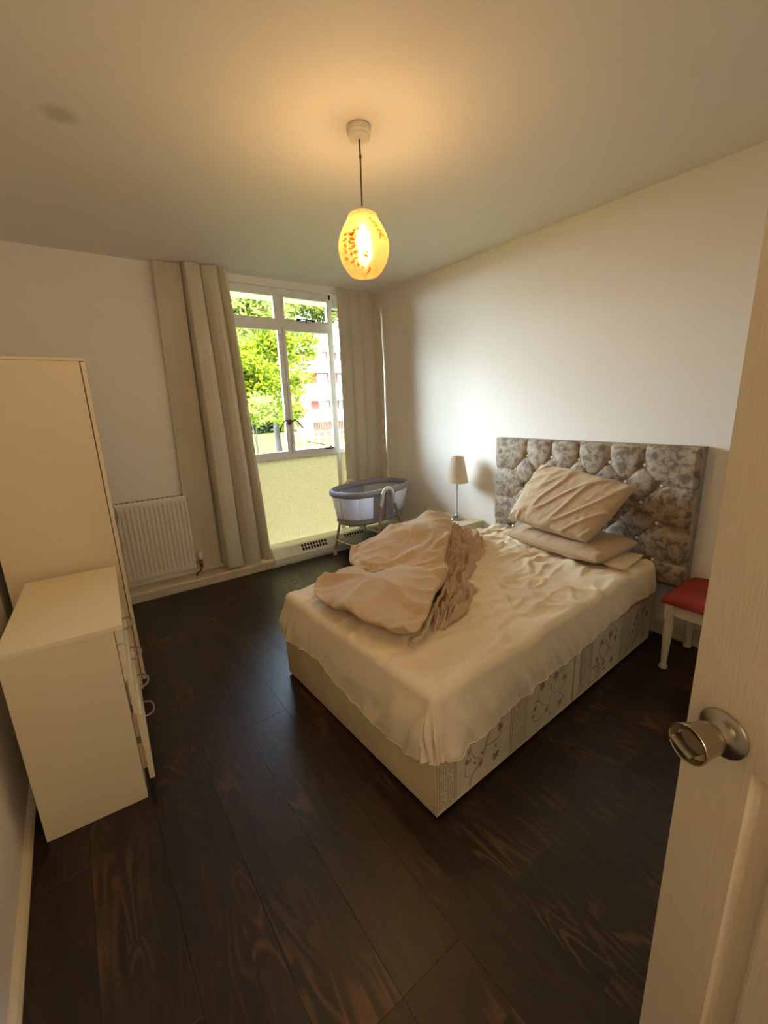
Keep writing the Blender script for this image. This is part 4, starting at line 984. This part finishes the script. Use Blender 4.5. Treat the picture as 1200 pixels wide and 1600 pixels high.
# ================================================================= CRIB
CC = Vector((2.322, 3.433, 0)); CAng = .239
crib = thing('crib', 'grey bedside crib with white mesh sides standing in the corner by window', 'crib', CC, CAng)
def sel(t_, a, b2, n=.75): c_, s_ = math.cos(t_), math.sin(t_); return a * math.copysign(abs(c_) ** n, c_), b2 * math.copysign(abs(s_) ** n, s_)
CA_, CB_ = .449, .271; ZR = .726
def cribring(bm, z_, a, b2, r_, n=96): 
    pts = [(*sel(2 * PI * k / n, a, b2), z_) for k in range(n)]; tube(bm, pts + [pts[0]], r_, 10, cap=False)
# rim: fat padded band
def rimfn(u, v):
    x_, y_ = sel(2 * PI * u, 1, 1); ph = 2 * PI * v
    ox = .020 * math.cos(ph); oz = .030 * math.sin(ph) + (-.028)
    L_ = math.hypot(x_, y_)
    return (x_ * (CA_ - .018) + x_ / L_ * ox, y_ * (CB_ - .018) + y_ / L_ * ox, ZR + oz)
vs_, fs = grid(rimfn, 96, 15, wrap_u=True); obj('padded_rim', (vs_, fs), M['gfabric'], crib, local=True, angle=180)
# mesh sides in panels round the basket: net at both ends, grey panels mid-side
def side(name, t0, t1, m, n=40, off=0.0):
    def fn(u, v):
        t_ = t0 + (t1 - t0) * u; a = (CA_ - .020 + off) - .035 * v; b2 = (CB_ - .020 + off) - .035 * v
        x_, y_ = sel(t_, a, b2); return (x_, y_, ZR - .055 - .215 * v)
    vs_, fs = grid(fn, n, 8); return obj(name, (vs_, fs), m, crib, local=True, angle=180)
pan_w = .27
side('mesh_side', PI / 2 + pan_w, 3 * PI / 2 - pan_w - .17, M['net']); side('mesh_side', -PI / 2 + pan_w - .17, PI / 2 - pan_w, M['net'])
side('side_panel', 3 * PI / 2 - pan_w - .17, 3 * PI / 2 + pan_w - .17, M['gfabric'], 24, .003); side('side_panel', PI / 2 - pan_w, PI / 2 + pan_w, M['gfabric'], 24, .003)
# mesh seams
for t_ in (PI * .78, PI * 1.22, -.7, .7, PI):
    obj('mesh_seam', tube(BM(), [(*sel(t_, CA_ - .018, CB_ - .018), ZR - .05), (*sel(t_, CA_ - .053, CB_ - .053), ZR - .27)], .004, 6), M['gmattress'], crib, local=True)
# tub below and mattress
def tubfn(u, v):
    prof = [(0, -.268), (.0, -.268), (.005, -.285), (.0, -.305), (.02, -.325), (.06, -.335), (.20, -.335)]
    k = v * (len(prof) - 1); i = min(int(k), len(prof) - 2); f = k - i
    ins = prof[i][0] + (prof[i + 1][0] - prof[i][0]) * f; zz = prof[i][1] + (prof[i + 1][1] - prof[i][1]) * f
    x_, y_ = sel(2 * PI * u, CA_ - .050 - ins, CB_ - .050 - ins); return (x_, y_, ZR + zz)
vs_, fs = grid(tubfn, 80, 20, wrap_u=True); fs.append(tuple(i * 20 + 19 for i in range(80))); obj('tub_base', (vs_, fs), M['gfabric'], crib, local=True, angle=60)
def matfn(u, v):
    k = v; x_, y_ = sel(2 * PI * u, (CA_ - .060) * (1 - k ** 1.0), (CB_ - .060) * (1 - k ** 1.0)); return (x_, y_, ZR - .262 + .018 * smooth01(k * 8))
vs_, fs = grid(matfn, 80, 12, wrap_u=True); obj('crib_mattress', (vs_, fs), M['gmattress'], crib, local=True, angle=60)
# A-shaped leg pairs on both long sides
for (yy, xc, yf) in ((-.292, -.105, -.36), (.292, .02, .325)):
    bm = BM(); arch = []
    for k in range(21):
        a = PI * k / 20; arch.append((xc + .078 * math.cos(PI - a), yy - (.012 if yy < 0 else -.012), .655 + .085 * math.sin(a)))
    tube(bm, [(xc - .095, yy * 1.02, .585)] + arch + [(xc + .095, yy * 1.02, .585)], .0165, 12); obj('leg_arch', bm, M['cribwhite'], crib, local=True)
    for sgn in (-1, 1):
        xf = xc + sgn * .25
        bm = BM(); tube(bm, [(xc + sgn * .095, yy * 1.02, .60), (xf - sgn * .0, yf, .035)], .0125, 12); lg = obj('leg', bm, M['cribleg'], crib, local=True)
        bm = BM(); lathe(bm, [(0, .001), (.018, .001), (.021, .010), (.019, .024), (.014, .034), (.013, .06), (0, .06)], (xf - sgn * .003, yf, 0), 16); obj('foot', bm, M['cribwhite'], lg, local=True)
    bm = BM(); tube(bm, [(xc, yy, .70), (xc, yy * .90, .44)], .010, 8); obj('hanger_post', bm, M['cribleg'], crib, local=True)
bm = BM()
for sgn in (-1, 1):
    xa_, xb_ = -.105 + sgn * .22, .02 + sgn * .22
    tube(bm, [(xa_, -.345, .155), (xb_, .312, .155)], .008, 8); tube(bm, [(xa_ * .82, -.32, .36), (xb_ * .82, .32, .36)], .008, 8)
obj('cross_tube', bm, M['cribwhite'], crib, local=True)
bm = BM()
vs_ = [(-.32, -.335, .158), (.11, -.335, .158), (.265, .335, .158), (-.165, .335, .158)]
def shfn(u, v):
    a = Vector(vs_[0]).lerp(Vector(vs_[1]), u); b2 = Vector(vs_[3]).lerp(Vector(vs_[2]), u); p = a.lerp(b2, v); p.z -= .03 * math.sin(PI * u) ** .7; return p
sv, sf = grid(shfn, 16, 10); n_ = len(sv); sv = sv + [(a, b2, c - .006) for a, b2, c in sv]; sf = sf + [tuple(i + n_ for i in f[::-1]) for f in sf]
obj('storage_shelf', (sv, sf), M['gfabric'], crib, local=True)
bl = thing('folded_blanket', 'bundled patterned grey-green cloth stored on the shelf under the crib', 'blanket', (2.36, 3.40, .14), .239)
def blfn(u, v):
    th_ = 2 * PI * u; ph = PI * v
    return (.17 * math.cos(th_) * math.sin(ph) ** .6, .15 * math.sin(th_) * math.sin(ph) ** .6, .055 - .052 * math.cos(ph) + .014 * nz(u * 9, v * 6, 2) * math.sin(ph))
vs_, fs = grid(blfn, 60, 30, wrap_u=True); obj('cloth', (vs_, fs), M['blanket'], bl, local=True, angle=180)

# ================================================================= OUTSIDE
GZ = -1.45
lawn = struct('ground', box(BM(), -60, 90, YB + 1.0, 120, GZ - .3, GZ), M['lawn'], 'sunlit green lawn outside the window'); 
o = struct('trim_3', box(BM(), -3, 6, YB + .17, 5.20, 2.715, 2.90), M['soffit'], 'cream underside of the balcony above the window')
def tree(name, label, base, height, trunk_r, blobs, nleaf, lsize, m, seed, branches=7):
    rr = random.Random(seed); th = thing(name, label, 'tree', base, 0, 'trees beyond the window' if 0 else None)
    bx, by, bz = base; bm = BM()
    top = Vector((bx + rr.uniform(-.3, .3), by, bz + height))
    pts = [Vector(base).lerp(top, k / 8) + Vector((rr.uniform(-.1, .1), rr.uniform(-.1, .1), 0)) * (k > 0) * height * .05 for k in range(9)]
    tube(bm, pts, [trunk_r * (1.25 if k == 0 else 1 - k * .09) for k in range(9)], 10)
    for k in range(branches):
        p = pts[rr.randint(3, 7)]; bl_ = blobs[rr.randrange(len(blobs))]; q = Vector(bl_[:3]); mid = p.lerp(q, .5) + Vector((0, 0, rr.uniform(0, .5)))
        tube(bm, [p, mid, q], [trunk_r * .28, trunk_r * .16, trunk_r * .05], 7)
    obj('trunk', bm, M['bark'], th)
    vs_, fs = [], []
    tot = sum(b2[3] ** 2 for b2 in blobs)
    for (cx_, cy_, cz_, R_) in blobs:
        n = int(nleaf * R_ ** 2 / tot)
        for _ in range(n):
            d_ = Vector((rr.gauss(0, 1), rr.gauss(0, 1), rr.gauss(0, .8))).normalized() * R_ * rr.random() ** .45
            c_ = Vector((cx_, cy_, cz_)) + d_
            if nz(c_.x * .9, c_.y * .9, c_.z * .9 + seed) < -.18: continue
            a = Vector((rr.gauss(0, 1), rr.gauss(0, 1), rr.gauss(0, 1))).normalized(); b2 = a.orthogonal().normalized(); s_ = lsize * rr.uniform(.6, 1.3)
            k = len(vs_); vs_ += [tuple(c_ + a * s_), tuple(c_ + b2 * s_ * .55), tuple(c_ - a * s_), tuple(c_ - b2 * s_ * .55)]; fs.append((k, k + 1, k + 2, k + 3))
    f_ = obj('foliage', (vs_, fs), m, th, smooth=False); f_['kind'] = 'stuff'
    return th
def W(px, py, y_):           # point on the view ray of pixel (px, py) at depth y_, for laying out the garden
    d_ = _f + _r * ((px - 600) / 669.3) - _u * ((py - 800) / 669.3); s_ = y_ / d_.y; return Vector((d_.x * s_, y_, 1.4775 + d_.z * s_))
rb = random.Random(3)
def blobs_px(L_): return [(*W(px, py, y_), R_) for px, py, y_, R_ in L_]
B1 = blobs_px([(385, 545, 21, 1.7), (400, 590, 20, 1.6), (420, 560, 22, 1.7), (440, 600, 22, 1.4), (395, 630, 20, 1.1), (430, 635, 21, 1.0), (455, 545, 23, 1.4), (452, 660, 24, .65), (370, 600, 20, 1.6), (350, 560, 20, 1.8), (420, 520, 22, 1.5), (460, 590, 23, 1.2), (465, 640, 24, .6), (360, 640, 20, 1.2), (320, 600, 20, 2.0), (380, 500, 22, 1.6), (470, 525, 23, 1.2)])
tb = W(436, 692, 24); tree('tree', 'large sunlit yellow-green tree filling the left panes of the window', (tb.x, tb.y, GZ), 6.0, .22, B1, 24000, .13, M['leaf'], 4, 4)
B2 = blobs_px([(375, 475, 12, .9), (400, 478, 12, .8), (430, 470, 12.5, .8), (460, 480, 13, .8), (490, 478, 13, .8), (495, 530, 13, .45), (505, 505, 13, .5), (480, 500, 13, .6), (350, 470, 12, 1.1), (520, 480, 13, .8), (535, 490, 13, .7)])
tb = W(330, 700, 12); tree('tree', 'paler tree overhanging the top of the window', (tb.x, tb.y, GZ), 5.2, .16, B2, 9000, .085, M['leaf2'], 9, 2)
for (px, py, yy, hh, lab) in ((405, 690, 18, 2.6, 'young thin-trunked tree on the lawn below the big tree'),):
    tb = W(px, py, yy); q = W(px - 4, 655, yy)
    tree('sapling', lab, (tb.x, tb.y, GZ), hh, .05, [(q.x, q.y, q.z, .7), (q.x + .3, q.y, q.z + .5, .7)], 900, .10, M['leaf2'], 14, 3)
hb_ = blobs_px([(px, 652 + rb.uniform(-3, 3), 55, 2.2) for px in range(330, 470, 8)])
hh_ = thing('hedge', 'distant row of bushes across the far side of the lawn', 'hedge', (hb_[0][0] + 5, 55, GZ))
vs_, fs = [], []
for (cx_, cy_, cz_, R_) in hb_:
    for _ in range(420):
        d_ = Vector((rb.gauss(0, 1), rb.gauss(0, 1), rb.gauss(0, 1))).normalized() * R_ * rb.random() ** .4; c_ = Vector((cx_, cy_, GZ + 1.9)) + d_
        a = Vector((rb.gauss(0, 1), rb.gauss(0, 1), rb.gauss(0, 1))).normalized(); b2 = a.orthogonal().normalized(); s_ = .35; k = len(vs_)
        vs_ += [tuple(c_ + a * s_), tuple(c_ + b2 * s_ * .6), tuple(c_ - a * s_), tuple(c_ - b2 * s_ * .6)]; fs.append((k, k + 1, k + 2, k + 3))
obj('foliage', (vs_, fs), M['leaf3'], hh_, smooth=False)['kind'] = 'stuff'
# apartment block with white balconies
P0 = W(474, 600, 40); bx0 = P0.x; bld = thing('apartment_block', 'red brick apartment block with white balconies behind the tree', 'building', (bx0 + 6, 42, GZ))
top_z = W(490, 548, 40).z
obj('brick_wall', box(BM(), bx0 + 1.0, bx0 + 14, 40.6, 48, GZ, top_z), M['brick'], bld, smooth=False)
obj('flat_roof', box(BM(), bx0 + .4, bx0 + 14.4, 39.8, 48.4, top_z, top_z + .35), M['white'], bld, smooth=False)
for (pa, pb) in ((561, 579), (597, 624), (638, 658)):
    za, zb = W(492, pb, 39.4).z, W(492, pa + 2, 39.4).z
    bal = obj('balcony', box(BM(), bx0 - .3, bx0 + 13.6, 39.4, 40.6, za - .12, za), M['white'], bld, smooth=False)
    obj('parapet', box(BM(), bx0 - .3, bx0 + 13.6, 39.4, 39.5, za, zb), M['white'], bal, smooth=False)
    for k in range(5):
        wn = obj('window', box(BM(), bx0 + 1.8 + k * 2.4, bx0 + 3.0 + k * 2.4, 40.52, 40.62, zb + .0, zb + 1.0), M['exdark'], bld, smooth=False)
        obj('window_frame', box(BM(), bx0 + 2.37 + k * 2.4, bx0 + 2.43 + k * 2.4, 40.48, 40.53, zb, zb + 1.0), M['white'], wn, smooth=False)
# low white garden fence in front of the block
F0, F1 = W(440, 690, 27), W(560, 690, 27)
fence = thing('fence', 'low white rail fence across the lawn before the apartment block', 'fence', (F0.x, 27, GZ))
ztop, zmid = W(490, 674, 27).z, W(490, 684, 27).z
for k in range(16):
    xx = F0.x + k * .55
    obj('post', box(BM(), xx - .03, xx + .03, 26.97, 27.03, GZ, ztop), M['white'], fence, smooth=False)
for zz in (ztop - .06, zmid, GZ + .25): obj('rail', box(BM(), F0.x, F0.x + 8.3, 26.94, 26.97, zz, zz + .06), M['white'], fence, smooth=False)
# dark railings behind
R1 = W(468, 668, 37); rf = thing('railings', 'dark upright railings at the foot of the apartment block', 'fence', (R1.x, 37, GZ))
zt = W(490, 660, 37).z; bm = BM()
for k in range(50): box(bm, R1.x + k * .18, R1.x + .05 + k * .18, 37, 37.04, GZ, zt)
box(bm, R1.x, R1.x + 9, 36.98, 37.06, zt, zt + .06); obj('uprights', bm, M['dkmetal'], rf, smooth=False)['kind'] = 'stuff'
